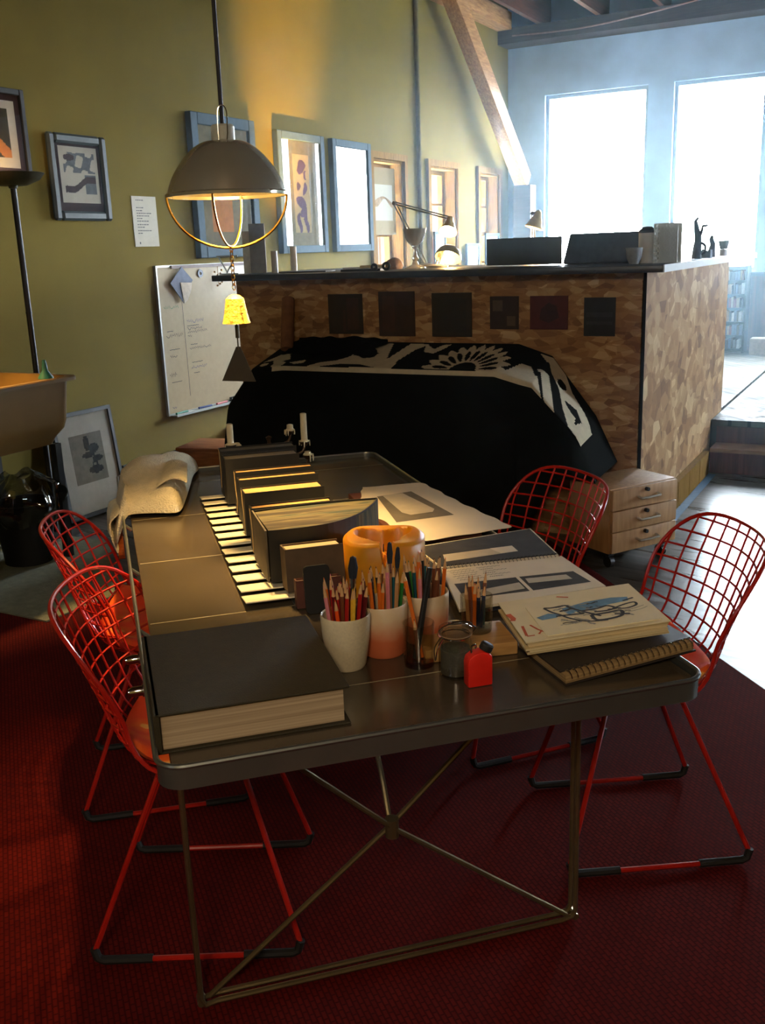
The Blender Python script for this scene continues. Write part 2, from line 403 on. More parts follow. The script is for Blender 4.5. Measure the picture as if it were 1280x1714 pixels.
# diagonal brace and its post
bm = B()
p0, p1 = Vector((-3.92, 8.50, 3.88)), Vector((-3.92, 10.66, 2.10))
d = (p1 - p0); L = d.length; ang = math.atan2(d.z, d.y)
Mx = Matrix.Translation(p0) @ Matrix.Rotation(ang, 4, 'X')
box(bm, -0.07, 0.07, 0, L, -0.09, 0.09, mat=Mx); bev(bm, 0.008)
solo('diagonal_brace', 'thick orange fir beam slanting down the left wall to the window corner', 'beam', bm, m_beam)
bm = B(); box(bm, -4.0, -3.80, 10.56, 10.74, 0.3, 2.06); bev(bm, 0.006)
solo('support_post', 'dark square post under the foot of the diagonal fir beam', 'post', bm, m_darkbeam)
bm = B(); tube(bm, smooth([(-3.95, 10.4, 3.52), (-3.2, 10.38, 3.50), (-2.4, 10.36, 3.56), (-1.6, 10.34, 3.66), (-1.0, 10.34, 3.72)]), 0.008)
solo('ceiling_cable', 'thin pale cable sagging along the beam above the far windows', 'cable', bm, M('pale_cable', (150, 120, 110), 0.6))
bm = B(); tube(bm, [(WX + 0.025, 8.5, 0.31), (WX + 0.025, 8.5, 3.59)], 0.022, 10)
solo('conduit_pipe', 'grey vertical pipe running up the left wall between two windows', 'pipe', bm, M('pipe_paint', (110, 98, 64), 0.9, spec=.05))

# raised deck, step
bm = B(); box(bm, -1.109, XR, 6.53, FY - 0.001, 0.0, 0.30); box(bm, WX + 0.001, -1.13, 5.45, FY - 0.001, 0.0, 0.30)
box(bm, -1.08, XR, 6.505, 6.53, 0.265, 0.302)
struct('floor_deck', bm, m_deck)
bm = B(); box(bm, -1.07, XR, 6.49, 6.528, 0.0, 0.264); struct('trim_5', bm, m_wains)
bm = B(); box(bm, -1.07, XR, 6.30, 6.489, 0.0, 0.135); struct('trim_6', bm, m_wains)
bm = B(); box(bm, -1.07, XR, 6.28, 6.489, 0.1355, 0.16); struct('trim_7', bm, wood('step_tread', (130, 92, 60), (170, 128, 88), 4, (2, 14, 14)))

# added fill lamp, out of view, shaped as a bowl pendant
t = thing('fill_pendant', 'added fill lamp out of view, shaped as a plain white bowl pendant', 'lamp', (0.4, -1.2, 2.52))
bm = B(); tube(bm, [(0, 0, .10), (0, 0, CEIL - 2.52)], .005, 8); build('cord', bm, M('lamp_cord', (30, 30, 30), .6), t)
bm = B(); lathe(bm, [(.03, .10), (.12, .06), (.18, 0), (.177, 0), (.118, .056), (.03, .096)], 32, closed=True); build('shade', bm, M('white_enamel', (220, 216, 206), .4), t)
bm = B(); lathe(bm, [(0, .09), (.02, .08), (.032, .04), (.02, .012), (0, .008)], 16); build('bulb', bm, M('warm_bulb', (255, 230, 180), 0.5, var=0, emit=(255, 190, 90), es=30), t)
light('fill_pendant_light', 'POINT', (0.4, -1.2, 2.50), 125, (1.0, .80, .55), .30)

# ------------------------------------------------------------------ counter of OSB
t = thing('osb_counter', 'long bar counter faced in chipboard with a dark worktop', 'counter', (-1.11, 4.65, 0))
bm = B(); box(bm, -2.32, -0.012, 0, 0.02, 0, 1.293); build('front_panel', bm, m_osb_f, t)
bm = B(); box(bm, -0.018, 0, 0.0, 1.845, 0.0, 1.293); build('side_panel', bm, m_osb_s, t)
bm = B(); box(bm, -0.018, 0, 1.852, 2.22, 0.302, 1.293); build('side_panel', bm, m_osb_s, t)
bm = B(); box(bm, -0.013, 0.001, -0.004, -0.0005, 0, 1.293); build('corner_strip', bm, M('black_gap', (14, 13, 12), 0.9), t)
m_top = M('dark_blue_grey_top', (52, 58, 68), 0.35, var=0.08)
bm = B(); prism(bm, [(-2.36, -0.17), (0.11, -0.17), (0.11, 2.6), (-0.55, 2.6), (-0.55, 1.0), (-2.36, 1.0)], 1.294, 1.326)
bev(bm, 0.004); build('worktop', bm, m_top, t)
bm = B(); box(bm, 0.111, 0.116, -0.17, 2.6, 1.294, 1.327); build('worktop_edging', bm, M('white_edge_band', (225, 228, 228), 0.4, var=0.02), t, label='white edge band')
bm = B(); box(bm, 0.002, 0.04, 0.30, 1.62, 0.0, 0.145)
for k in range(4): box(bm, 0.0401, 0.042, 0.42 + 0.3 * k, 0.424 + 0.3 * k, 0.0, 0.145)
build('base_board', bm, m_trim, t)
bm = B(); box(bm, 0.045, 0.09, 0.25, 1.6, 0.0005, 0.002); solo('floor_tape', 'strip of blue tape on the floor along the chipboard counter', 'tape', bm, M('blue_tape', (96, 128, 160), 0.7), (-1.11, 4.65, 0))

# pictures pinned on the counter front
PIC = [(-2.82, -2.61, 1.00, 1.21, (48, 36, 24), (66, 40, 26), 'dark brown print with a pale vertical streak'), (-2.51, -2.30, 0.99, 1.22, (58, 36, 24), (70, 42, 26), 'plain reddish brown print'),
       (-2.20, -1.98, 0.99, 1.21, (52, 44, 32), (44, 40, 32), 'plain dark olive print'), (-1.88, -1.73, 1.03, 1.19, (56, 40, 36), (92, 78, 60), 'small dark print with pale lettering shapes'),
       (-1.67, -1.48, 1.03, 1.19, (88, 36, 38), (56, 30, 34), 'dark red print with a blurred figure'), (-1.40, -1.25, 1.00, 1.18, (36, 40, 46), (52, 56, 60), 'narrow blue black print with faint bands')]
for i, (x0, x1, z0, z1, a, b_, lab) in enumerate(PIC):
    bm = B(); box(bm, x0, x1, 4.640, 4.648, z0, z1)
    f = lambda u, v: Vector((x0 + (x1 - x0) * u, 4.6395, z0 + (z1 - z0) * v))
    def q(pts): patch(bm, [f(*p) for p in pts], 1)
    if i == 0: q([(.42, .05), (.52, .05), (.5, .6), (.44, .6)]); q([(.55, .1), (.9, .1), (.9, .9), (.55, .9)])
    if i == 1: q([(.1, .1), (.45, .1), (.45, .9), (.1, .9)])
    if i == 2: q([(.12, .1), (.88, .1), (.88, .85), (.12, .85)])
    if i == 3: q([(.1, .55), (.45, .55), (.45, .88), (.1, .88)]); q([(.6, .1), (.9, .1), (.9, .4), (.6, .4)])
    if i == 4: q([(.25, .3), (.5, .2), (.78, .35), (.7, .7), (.5, .8), (.3, .62)])
    if i == 5: q([(.08, .3), (.92, .3), (.92, .38), (.08, .38)]); q([(.08, .5), (.92, .5), (.92, .62), (.08, .62)])
    solo('pinned_print', lab + ' pinned on the chipboard counter front', 'print', bm, [M('print_%da' % i, a, 0.6), M('print_%db' % i, b_, 0.6)])

# cardboard tube leaning on the counter
bm = B(); tube(bm, [(-2.99, 4.47, 0.93), (-3.05, 4.60, 1.19)], 0.035, 14)
solo('cardboard_tube', 'brown cardboard tube leaning against the left end of the counter front', 'tube', bm, M('kraft_tube', (140, 96, 62), 0.8))

# ------------------------------------------------------------------ draped piano-like bench in front of the counter
m_black = M('black_cloth', (15, 17, 15), 0.95, var=0.25, vscale=8, spec=0.15)
m_white = M('cream_print_cloth', (216, 204, 176), 0.9, var=0.05, spec=0.2)
def drape_pt(a, b):
    # a 0..1 around: left foot, up, over the top, down to right foot ; b 0..1 back to front then down
    top = [(-3.28, 0.02), (-3.27, 0.70), (-3.10, 0.93), (-2.9, 0.955), (-1.72, 0.955), (-1.55, 0.90), (-1.33, 0.62), (-1.22, 0.40)]
    n = len(top) - 1; s = a * n; i = min(int(s), n - 1); f = s - i
    x = top[i][0] * (1 - f) + top[i + 1][0] * f; z = top[i][1] * (1 - f) + top[i + 1][1] * f
    if b <= 0.35:
        k = b / 0.35; y = 4.62 - 0.32 * k; z2 = z - 0.095 * k * (max(0, z - 0.3) / 0.65)
        xx = x
    else:
        k = (b - 0.35) / 0.65
        y = 4.30 - 0.10 * k ** 0.7 - 0.012 * math.sin(x * 23 + 2 * k) * k - 0.01 * math.sin(x * 51) * k
        ztop = z - 0.095 * (max(0, z - 0.3) / 0.65)
        zb = 0.02 if x < -1.60 else 0.02 + 0.38 * min(1, (x + 1.60) / 0.2)
        z2 = ztop + (min(zb, ztop) - ztop) * k
        xx = x + 0.04 * k * (x + 2.4) * (1 if x < -1.6 else 0.3)
    return Vector((xx, y, z2))
bm = B(); grid(bm, 84, 40, drape_pt, thick=0.006)
bench = solo('draped_bench', 'long bench hidden under a plain black floor length cloth', 'covered bench', bm, m_black, angle=60)

def petals(x, y, cx, cy, r0, r1, n, a0, a1, wob=0.12):
    dx, dy = x - cx, y - cy; r = math.hypot(dx, dy); a = math.degrees(math.atan2(dy, dx))
    if not a0 <= a <= a1: return False
    ph = ((a - a0) / (a1 - a0) * n) % 1 - 0.5
    return r < r1 * (1 - wob * 2 * abs(ph) ** 1.3 * 2)
def seeds(x, y, cx, cy, n):
    dx, dy = x - cx, y - cy; r = math.hypot(dx, dy); a = math.degrees(math.atan2(dy, dx))
    if r < 0.30: return True
    if not 0 <= a <= 180: return False
    ph = ((a / 180 * n) % 1 - 0.5); w = 0.34 * math.sin(min(1, max(0, (r - 0.36) / 0.42)) * math.pi) ** 0.5
    return 0.36 < r < 0.78 and abs(ph) < w
def floral(a, b):
    # a along the bench (0 left, 1 right), b from front edge (0) to back (1), about 10:1.6
    x, y = a * 10.0, b * 1.75
    w = False
    fx, fy = (x - 6.25) / 1.12, (y - .12) / 1.62
    if fy > -.02 and petals(fx, fy, 0, 0, 0, 1.0, 13, -2, 182): w = not seeds(fx * 1.04, fy * 1.04, 0, 0, 11)
    elif b < .045 and .9 < x < 7.4: w = True
    elif inpoly(x, y, [(0.35, .5), (.7, 1.1), (1.0, 1.6), (1.25, 1.2), (.95, .95), (1.2, .55), (.8, .3), (.65, .55)]): w = True
    elif math.hypot((x - 1.0), (y - .22) * 1.1) < .2 or math.hypot(x - .5, (y - .3)) < .12 or inpoly(x, y, [(1.3, .3), (1.7, .5), (1.75, .3), (1.5, .2)]): w = True
    elif inpoly(x, y, [(1.9, .05), (2.2, .35), (2.6, .5), (2.85, .75), (2.95, 1.2), (3.1, 1.75), (3.7, 1.75), (4.0, .65), (4.2, 1.75), (4.45, 1.75), (4.75, 1.72), (4.5, 1.3), (4.35, .6), (4.4, .05)]):
        w = not (inpoly(x, y, [(2.9, .9), (3.15, .82), (3.3, .7), (3.55, .75), (3.6, 1.05), (3.4, 1.2), (3.1, 1.02)]) or inpoly(x, y, [(2.3, .08), (2.8, .28), (3.4, .3), (3.9, .12)]))
    elif inpoly(x, y, [(4.65, 1.75), (4.8, 1.2), (5.1, 1.1), (5.3, 1.5), (5.35, 1.75), (5.15, 1.7), (5.0, 1.4)]): w = True
    elif inpoly(x, y, [(6.9, .0), (7.3, .3), (7.5, .9), (7.75, .9), (8.0, .5), (8.4, .0)]): w = True
    elif x > 7.5:
        w = inpoly(x, y, [(7.7, 1.75), (8.2, 1.2), (8.6, 1.0), (9.0, .5), (9.4, .1), (10, 0), (10, 1.0), (9.5, 1.3), (8.9, 1.45), (8.5, 1.75)]) or inpoly(x, y, [(7.9, .9), (8.2, 1.0), (8.5, .6), (8.9, .0), (8.5, .0)])
        if math.hypot(x - 8.6, y - 1.25) < .16 or inpoly(x, y, [(8.9, .85), (9.3, 1.05), (9.6, .8), (9.5, .4), (9.4, .7), (9.1, .72)]): w = False
    return 1 if w else 0
_top = [(-3.28, 0.02), (-3.27, 0.70), (-3.10, 0.93), (-2.9, 0.955), (-1.72, 0.955), (-1.55, 0.90), (-1.33, 0.62), (-1.22, 0.40)]
_cum = [0]
for p_, q_ in zip(_top, _top[1:]): _cum.append(_cum[-1] + math.hypot(q_[0] - p_[0], q_[1] - p_[1]))
_S0, _S1 = _cum[2] - 0.05, _cum[2] - 0.05 + 2.02
def cover_pt(a, b):
    l = _S0 + (_S1 - _S0) * a; i = max(j for j in range(7) if _cum[j] <= l)
    q = drape_pt((i + (l - _cum[i]) / (_cum[i + 1] - _cum[i])) / 7, 0.35 * (1 - b) + 0.02)
    q.z += 0.007; q.y -= 0.004
    if l > _cum[5]: q.x += 0.012; q.y -= 0.02 * (l - _cum[5])
    return q
bm = B(); grid(bm, 260, 60, cover_pt, floral, thick=0.003)
solo('floral_throw', 'black and cream throw with big flower print on top of the draped bench', 'throw', bm, [m_black, m_white], angle=60)
bm = B()
def shawl(a, b):
    x = -3.0 + 0.56 * a; e = math.sin(math.pi * a) ** .5 * math.sin(math.pi * b) ** .5
    return Vector((x + 0.02 * math.sin(9 * b), 4.43 + 0.17 * b + 0.02 * math.sin(11 * a), 0.915 + 0.065 * b + 0.028 * e + 0.010 * math.sin(26 * a + 5 * b) * e))
grid(bm, 50, 16, shawl, thick=0.014)
solo('black_shawl', 'crumpled black shawl lying on the left end of the flower print throw', 'shawl', bm, M('black_wool', (20, 20, 20), 1.0, bump=0.6, bscale=200, spec=0.1), angle=60)

# ------------------------------------------------------------------ drawer unit on castors
m_ply = wood('birch_veneer', (168, 126, 82), (194, 152, 104), 5, (10, 10, 1.5))
ax = math.atan2(4.50 - 4.16, -0.91 + 1.12)
t = thing('drawer_unit', 'small pale wood three drawer pedestal on castors by the counter corner', 'drawer unit', (-1.12, 4.16, 0), ax)
bm = B(); box(bm, 0, 0.40, 0.004, 0.27, 0.075, 0.375); bev(bm, 0.003); build('carcass', bm, m_ply, t)
m_hand = M('satin_handle', (205, 196, 180), 0.3, metal=0.6, var=0.02)
for k in range(3):
    z0 = 0.080 + k * 0.098
    bm = B(); box(bm, 0.004, 0.396, -0.014, 0.0035, z0, z0 + 0.094); bev(bm, 0.002); dr = build('drawer', bm, m_ply, t)
    bm = B(); tube(bm, smooth([(0.15, -0.0145, z0 + .05), (0.152, -0.035, z0 + .046), (0.165, -0.04, z0 + .045), (0.255, -0.04, z0 + .045), (0.268, -0.035, z0 + .046), (0.27, -0.0145, z0 + .05)], 4), 0.005, 8); build('handle', bm, m_hand, dr)
    bm = B(); lathe(bm, [(0, -0.0165), (0.009, -0.0165), (0.009, 0.0)], 12, mat=Matrix.Translation((0.20, -0.0145, z0 + 0.078)) @ Matrix.Rotation(R(-90), 4, 'X')); build('lock', bm, M('black_metal', (20, 20, 20), 0.4), dr)
for x, y in ((0.04, 0.04), (0.36, 0.04), (0.04, 0.23), (0.36, 0.23)):
    bm = B(); tube(bm, [(x - 0.012, y, 0.026), (x + 0.012, y, 0.026)], 0.026, 14); box(bm, x - 0.016, x + 0.016, y - 0.012, y + 0.012, 0.054, 0.0745); build('castor', bm, M('black_plastic', (22, 22, 24), 0.5), t)

# ------------------------------------------------------------------ rugs
def carpet_mat():
    m, nt, b = newmat('woven_red_carpet')
    tc = node(nt, 'ShaderNodeTexCoord')
    mp = node(nt, 'ShaderNodeMapping', Vector=tc.outputs['Object'], Rotation=(0, 0, R(41)))
    br = node(nt, 'ShaderNodeTexBrick', Vector=mp.outputs[0], Scale=1.0)
    br.inputs['Color1'].default_value = c(100, 18, 10); br.inputs['Color2'].default_value = c(88, 14, 8); br.inputs['Mortar'].default_value = c(62, 8, 5)
    br.inputs['Mortar Size'].default_value = 0.003; br.inputs['Mortar Smooth'].default_value = 1.0; br.inputs['Brick Width'].default_value = 0.022; br.inputs['Row Height'].default_value = 0.011
    nz = node(nt, 'ShaderNodeTexNoise', Vector=tc.outputs['Object'], Scale=2.2, Detail=5.0)
    mx = node(nt, 'ShaderNodeMixRGB', p_blend_type='MULTIPLY', i0=0.5, i1=br.outputs[0], i2=ramp(nt, nz.outputs[0], [(0.3, (0.6, 0.55, 0.55, 1)), (0.7, (1, 1, 1, 1))]))
    nt.links.new(mx.outputs[0], b.inputs['Base Color'])
    b.inputs['Roughness'].default_value = 0.95; b.inputs['Specular IOR Level'].default_value = 0.1
    bp = node(nt, 'ShaderNodeBump', Strength=0.8, Distance=0.006, Height=br.outputs['Color'])
    nt.links.new(bp.outputs[0], b.inputs['Normal'])
    return m
bm = B(); dv = Vector((math.cos(R(131.3)), math.sin(R(131.3)), 0)); du = Vector((math.cos(R(221.3)), math.sin(R(221.3)), 0)); c0 = Vector((-1.505, 4.49, 0))
P = [c0, c0 + du * 3.42, c0 + du * 3.42 - dv * 6.2, c0 - dv * 6.2]
prism(bm, [(p.x, p.y) for p in P], 0.0005, 0.009)
solo('red_carpet', 'large woven dark red carpet under the table and chairs', 'carpet', bm, carpet_mat())
bm = B(); prism(bm, [(-4.1, 2.66), (-3.02, 2.64), (-2.98, 3.0), (-3.60, 3.62), (-4.1, 3.62)], 0.0095, 0.016)
solo('floor_mat', 'grey green mat lying below the sink over the edge of the red carpet', 'mat', bm, M('grey_green_mat', (122, 122, 96), 0.95, bump=0.3, bscale=150))

# ------------------------------------------------------------------ the long metal table
TA = R(44.3); TC = Vector((-1.280, 1.976, 0))
TM = Matrix.Translation(TC) @ Matrix.Rotation(TA, 4, 'Z')
def on(u, v, z=0.72): return TM @ Vector((u, v, z))
TZ = 0.72
def tthing(name, label, cat, u, v, z=TZ, rot=0, group=None): return thing(name, label, cat, on(u, v, z), TA + R(rot), group)
def tsolo(name, label, cat, bm, mats, u, v, z=TZ, rot=0, group=None, angle=35): return solo(name, label, cat, bm, mats, on(u, v, z), TA + R(rot), group, angle)

m_steel = M('brushed_grey_steel', (120, 122, 116), 0.35, metal=0.75, var=0.06, vscale=14)
m_rail = M('bright_steel_rail', (170, 176, 176), 0.28, metal=0.9, var=0.03)
m_wire = M('dull_brass_wire', (138, 122, 88), 0.35, metal=0.8, var=0.06)
m_chrome = M('chrome', (225, 225, 222), 0.12, metal=1.0, var=0.0)
def table_glass():
    m, nt, b = newmat('smoky_brown_top')
    tc = node(nt, 'ShaderNodeTexCoord'); nz = node(nt, 'ShaderNodeTexNoise', Vector=tc.outputs['Object'], Scale=3.0, Detail=6.0)
    nt.links.new(ramp(nt, nz.outputs[0], [(0.3, c(70, 60, 46)), (0.7, c(82, 72, 58))]), b.inputs['Base Color'])
    nt.links.new(ramp(nt, nz.outputs[0], [(0.35, (0.16,) * 3 + (1,)), (0.65, (0.26,) * 3 + (1,))]), b.inputs['Roughness'])
    b.inputs['Specular IOR Level'].default_value = 0.85
    return m
t = thing('metal_table', 'long low-rimmed grey metal table on wire legs covered with art supplies', 'table', TC, TA)
bm = B(); prism(bm, rrect(-0.424, 0.438, -1.012, 1.012, 0.03), 0.694, TZ)
m_seam = M('pale_seam', (172, 160, 130), 0.5)
for v in (-0.82, -0.40, 0.02, 0.44, 0.86): patch(bm, [(-0.42, v - 0.0016, TZ + .0003), (0.435, v - 0.0016, TZ + .0003), (0.435, v + 0.0016, TZ + .0003), (-0.42, v + 0.0016, TZ + .0003)], 1)
build('table_top', bm, [table_glass(), m_seam], t)
# apron on near, right and far side with rounded ends
ap = arc(-0.405, -0.982, 0.04, 180, 270, 6) + arc(0.405, -0.982, 0.04, 270, 360, 6) + arc(0.405, 0.982, 0.04, 0, 90, 6) + arc(-0.405, 0.982, 0.04, 90, 180, 6)
bm = B(); prev = None
for i, (x, y) in enumerate(ap):
    x0, y0 = ap[max(i - 1, 0)]; x1, y1 = ap[min(i + 1, len(ap) - 1)]
    tn = Vector((x1 - x0, y1 - y0)).normalized(); nx, ny = -tn.y, tn.x
    cur = [bm.verts.new(p) for p in ((x, y, 0.695), (x, y, 0.731), (x + nx * .004, y + ny * .004, 0.731), (x + nx * .004, y + ny * .004, 0.695))]
    if prev:
        for k in range(4): bm.faces.new((prev[k], prev[(k + 1) % 4], cur[(k + 1) % 4], cur[k]))
    else: bm.faces.new(cur)
    prev = cur
bm.faces.new(prev[::-1]); build('apron', bm, m_steel, t)
bm = B(); tube(bm, [(x, y, 0.732) for x, y in ap], 0.0042, 8, closed=True); build('rim_rail', bm, m_rail, t)
for v in (-0.86, -0.45, -0.04, 0.37, 0.78):
    bm = B(); tube(bm, [(-0.443, v, 0.727), (-0.426, v, 0.712)], 0.005, 8); build('standoff', bm, m_rail, t)
for v in (-0.553, -0.697):
    bm = B(); lathe(bm, [(0, 0), (0.006, 0.001), (0.009, 0.008), (0.009, 0.024), (0.0115, 0.025), (0.0115, 0.03), (0.007, 0.031), (0.007, 0.055), (0, 0.055)], 14, mat=Matrix.Translation((-0.476, v, 0.712)) @ Matrix.Rotation(R(90), 4, 'Y')); build('acorn_bolt', bm, m_chrome, t)
for s in (-1, 1):
    V = s * 0.645; i = -s   # i points to the middle of the table
    bm = B(); u = 0.402
    for k in (-1, 1):
        dv = k * 0.011
        tube(bm, [(-u, V + dv, 0.694), (-u, V + dv, 0.03), (-u + 0.008, V + dv, 0.014), (-u + 0.03, V + dv, 0.009 + .009), (u - 0.03, V + dv, 0.018), (u - 0.008, V + dv, 0.022), (u, V + dv, 0.035), (u, V + dv, 0.694)], 0.0055, 8)
    for uu in (-u, u): tube(bm, [(uu, V - .014, 0.02), (uu, V + .014, 0.02)], 0.008, 8)
    lf = build('leg_frame', bm, m_wire, t)
    for k in (-1, 1):
        bm = B(); tube(bm, [(-k * 0.385, V + 0.002 * k, 0.022), (0, V + 0.006 * k, 0.32), (k * 0.40, V + 0.002 * k, 0.692)], 0.0055, 8); build('cross_brace', bm, m_wire, lf)
    bm = B(); tube(bm, smooth([(0, V + i * 0.012, 0.315), (0, V + i * 0.03, 0.345), (0, V + i * 0.10, 0.44), (0, V + i * 0.38, 0.692)], 4), 0.0055, 8); lathe(bm, [(0, .295), (.014, .298), (.014, .338), (0, .341)], 10, mat=Matrix.Translation((0, V, 0))); build('strut', bm, m_wire, lf)

# ------------------------------------------------------------------ red wire chairs
m_red = M('red_enamelled_wire', (180, 30, 17), 0.32, var=0.06, vscale=40, coat=0.3)
m_rub = M('black_rubber', (24, 22, 20), 0.7)
PR = [(0, .275, .440), (.12, .225, .452), (.3, .08, .432), (.45, -.06, .428), (.55, -.135, .445), (.62, -.175, .49), (.70, -.200, .555), (.85, -.235, .66), (1, -.27, .765)]
PW = [(0, .205), (.12, .240), (.3, .262), (.45, .258), (.55, .240), (.62, .228), (.70, .228), (.85, .246), (1, .250)]
PL = [(0, 0.0), (.12, .01), (.3, .03), (.45, .045), (.55, .05), (.62, .04), (.70, .02), (.85, 0), (1, 0)]
PB = [(0, 0), (.3, 0), (.45, .03), (.55, .06), (.62, .08), (.70, .095), (.85, .10), (1, .075)]
def interp(T, v):
    for a, b in zip(T, T[1:]):
        if v <= b[0]:
            f = (v - a[0]) / (b[0] - a[0]); f2 = f
            return [a[i] * (1 - f2) + b[i] * f2 for i in range(1, len(a))]
    return list(T[-1][1:])
def fine(T, n=4):   # Catmull-Rom resample of a table
    P = [Vector(x) if len(x) == 3 else Vector((x[0], x[1], 0)) for x in T]
    return [tuple(p) if len(T[0]) == 3 else (p.x, p.y) for p in smooth(P, n)]
PRf, PWf, PLf, PBf = fine(PR), fine(PW), fine(PL), fine(PB)
def shell(u, v):
    y, z = interp(PRf, v); w = interp(PWf, v)[0]
    return Vector((u * w, y + interp(PBf, v)[0] * u * u, z + interp(PLf, v)[0] * u * u))
SN = 5.0
def make_chair():
    t = thing('wire_chair', 'x', 'chair')
    bm = B()
    for k in range(11):
        u = -1 + (k + 0.5) * 2 / 11
        h = (1 - abs(u) ** SN) ** (1 / SN)
        tube(bm, [shell(u, 0.5 + 0.5 * h * (-1 + 2 * i / 26)) for i in range(27)], 0.0027, 5)
    for k in range(19):
        s = -1 + (k + 0.5) * 2 / 19
        h = (1 - abs(s) ** SN) ** (1 / SN)
        tube(bm, [shell(h * (-1 + 2 * i / 14), 0.5 + 0.5 * s) - Vector((0, 0, 0.003)) for i in range(15)], 0.0027, 5)
    build('wire_shell', bm, m_red, t)
    bm = B(); pts = []
    for i in range(96):
        a = 2 * math.pi * i / 96; ca, sa = math.cos(a), math.sin(a)
        rr = (abs(ca) ** SN + abs(sa) ** SN) ** (-1 / SN)
        pts.append(shell(ca * rr, 0.5 + 0.5 * sa * rr))
    tube(bm, pts, 0.0048, 7, closed=True); build('rim_wire', bm, m_red, t)
    for s in (-1, 1):
        xb, xt = s * 0.195, s * 0.125
        P = [(s * 0.02, 0.10, 0.405), (xt * .8, 0.10, 0.403), (xt, 0.105, 0.385), (xb, 0.205, 0.03), (xb, 0.202, 0.014), (xb, 0.19, 0.010), (xb, -0.21, 0.010), (xb, -0.222, 0.014), (xb, -0.225, 0.03), (xt, -0.075, 0.39), (xt * .8, -0.07, 0.405), (s * 0.02, -0.07, 0.408)]
        bm = B(); tube(bm, P, 0.0062, 8); lf = build('sled_leg', bm, m_red, t)
        for e in (-1, 1):
            y0 = 0.195 if e > 0 else -0.215
            G = [(xb, y0 + (0.010 if e > 0 else -0.010) - e * 0.0, 0.040), (xb, y0 + e * 0.004, 0.017), (xb, y0 - e * 0.008, 0.011), (xb, y0 - e * 0.11, 0.0105)]
            bm = B(); tube(bm, G, 0.0092, 8); build('rubber_glide', bm, m_rub, lf)
    return t
chair0 = make_chair()
CH = [('red wire chair nearest the camera on the left of the table beside the big book', (-1.285, 1.505), 29),
      ('red wire chair behind the nearest left one, near the hanging cream cloth', (-1.745, 1.905), 40),
      ('red wire chair at the right of the table in front of the shiny floor', (-0.525, 2.200), 213),
      ('red wire chair at the table between the draped bench and drawer unit', (-0.995, 2.560), 229)]
def floral_cushion():
    m, nt, b = newmat('orange_flower_fabric')
    tc = node(nt, 'ShaderNodeTexCoord')
    vo = node(nt, 'ShaderNodeTexVoronoi', Vector=tc.outputs['Object'], Scale=13.0)
    nz = node(nt, 'ShaderNodeTexNoise', Vector=tc.outputs['Object'], Scale=22.0, Detail=3.0)
    ad = node(nt, 'ShaderNodeMath', p_operation='MULTIPLY_ADD', i0=nz.outputs[0], i1=0.5, i2=vo.outputs['Distance'])
    nt.links.new(ramp(nt, ad.outputs[0], [(0.36, c(255, 178, 84)), (0.42, c(250, 108, 22)), (0.8, c(240, 70, 14))]), b.inputs['Base Color'])
    b.inputs['Roughness'].default_value = 0.85
    return m
m_cush = floral_cushion()
CUSH = ['orange flowered seat pad on the red chair beside the big book', 'orange flowered seat pad on the second left chair from the camera',
        'orange flowered seat pad on the red chair in front of the shiny floor', 'orange flowered seat pad on the chair before the drawer unit']
def cushion_mesh():
    bm = B(); n = 28
    def P(a, b, top):
        x, y = a * 2 - 1, b * 2 - 1
        e = max(0, 1 - max(abs(x), abs(y)) ** 6) ** 0.5
        k = 1 - 0.10 * (x * x * y * y)
        v = 0.33 + y * 0.245
        s = shell(x * 0.96 * k, v); off = 0.006 + (0.016 + 0.020 * e * top if top > 0 else 0.016 - 0.0155 * e)
        return s + Vector((0, 0, off + 0.004 * math.sin(7 * x + 3 * y) * e * (top > 0)))
    T = [[bm.verts.new(P(i / n, j / n, 1)) for j in range(n + 1)] for i in range(n + 1)]
    Bt = [[bm.verts.new(P(i / n, j / n, -1)) for j in range(n + 1)] for i in range(n + 1)]
    for i in range(n):
        for j in range(n):
            bm.faces.new((T[i][j], T[i + 1][j], T[i + 1][j + 1], T[i][j + 1])); bm.faces.new((Bt[i][j + 1], Bt[i + 1][j + 1], Bt[i + 1][j], Bt[i][j]))
    bmesh.ops.remove_doubles(bm, verts=bm.verts, dist=0.0004)
    return bm
cu0 = None
for i, (lab, (x, y), az) in enumerate(CH):
    o = chair0 if i == 0 else copy_tree(chair0)
    o['label'] = lab; o['group'] = 'red wire chairs around the table'
    o.location = (x, y, 0.0085); o.rotation_euler = (0, 0, R(az - 90))
    if cu0 is None: cu0 = build('seat_cushion', cushion_mesh(), m_cush, angle=60); cu = cu0
    else: cu = cu0.copy(); COL.objects.link(cu)
    cu.location = (x, y, 0.0085); cu.rotation_euler = (0, 0, R(az - 90))
    tag(cu, CUSH[i], 'cushion', 'orange seat pads')

# ------------------------------------------------------------------ things on the table
m_cov = M('dark_olive_cloth_cover', (46, 38, 12), 0.75, var=0.1, vscale=60, bump=0.15, bscale=400)
m_blackcov = M('black_book_cloth', (14, 13, 11), 0.6, var=0.2)
def page_mat(name, a, b_, sc=260):
    m, nt, b = newmat(name); tc = node(nt, 'ShaderNodeTexCoord')
    mp = node(nt, 'ShaderNodeMapping', Vector=tc.outputs['Object'], Scale=(1.5, 1.5, sc))
    nz = node(nt, 'ShaderNodeTexNoise', Vector=mp.outputs[0], Scale=1.0, Detail=4.0)
    nt.links.new(ramp(nt, nz.outputs[0], [(0.35, c(*a)), (0.65, c(*b_))]), b.inputs['Base Color']); b.inputs['Roughness'].default_value = 0.9
    return m
m_page = page_mat('old_page_edges', (150, 128, 100), (190, 168, 136))
t = tthing('big_book', 'thick closed book with dark olive cover lying on the near table end', 'book', -0.293, -0.793)
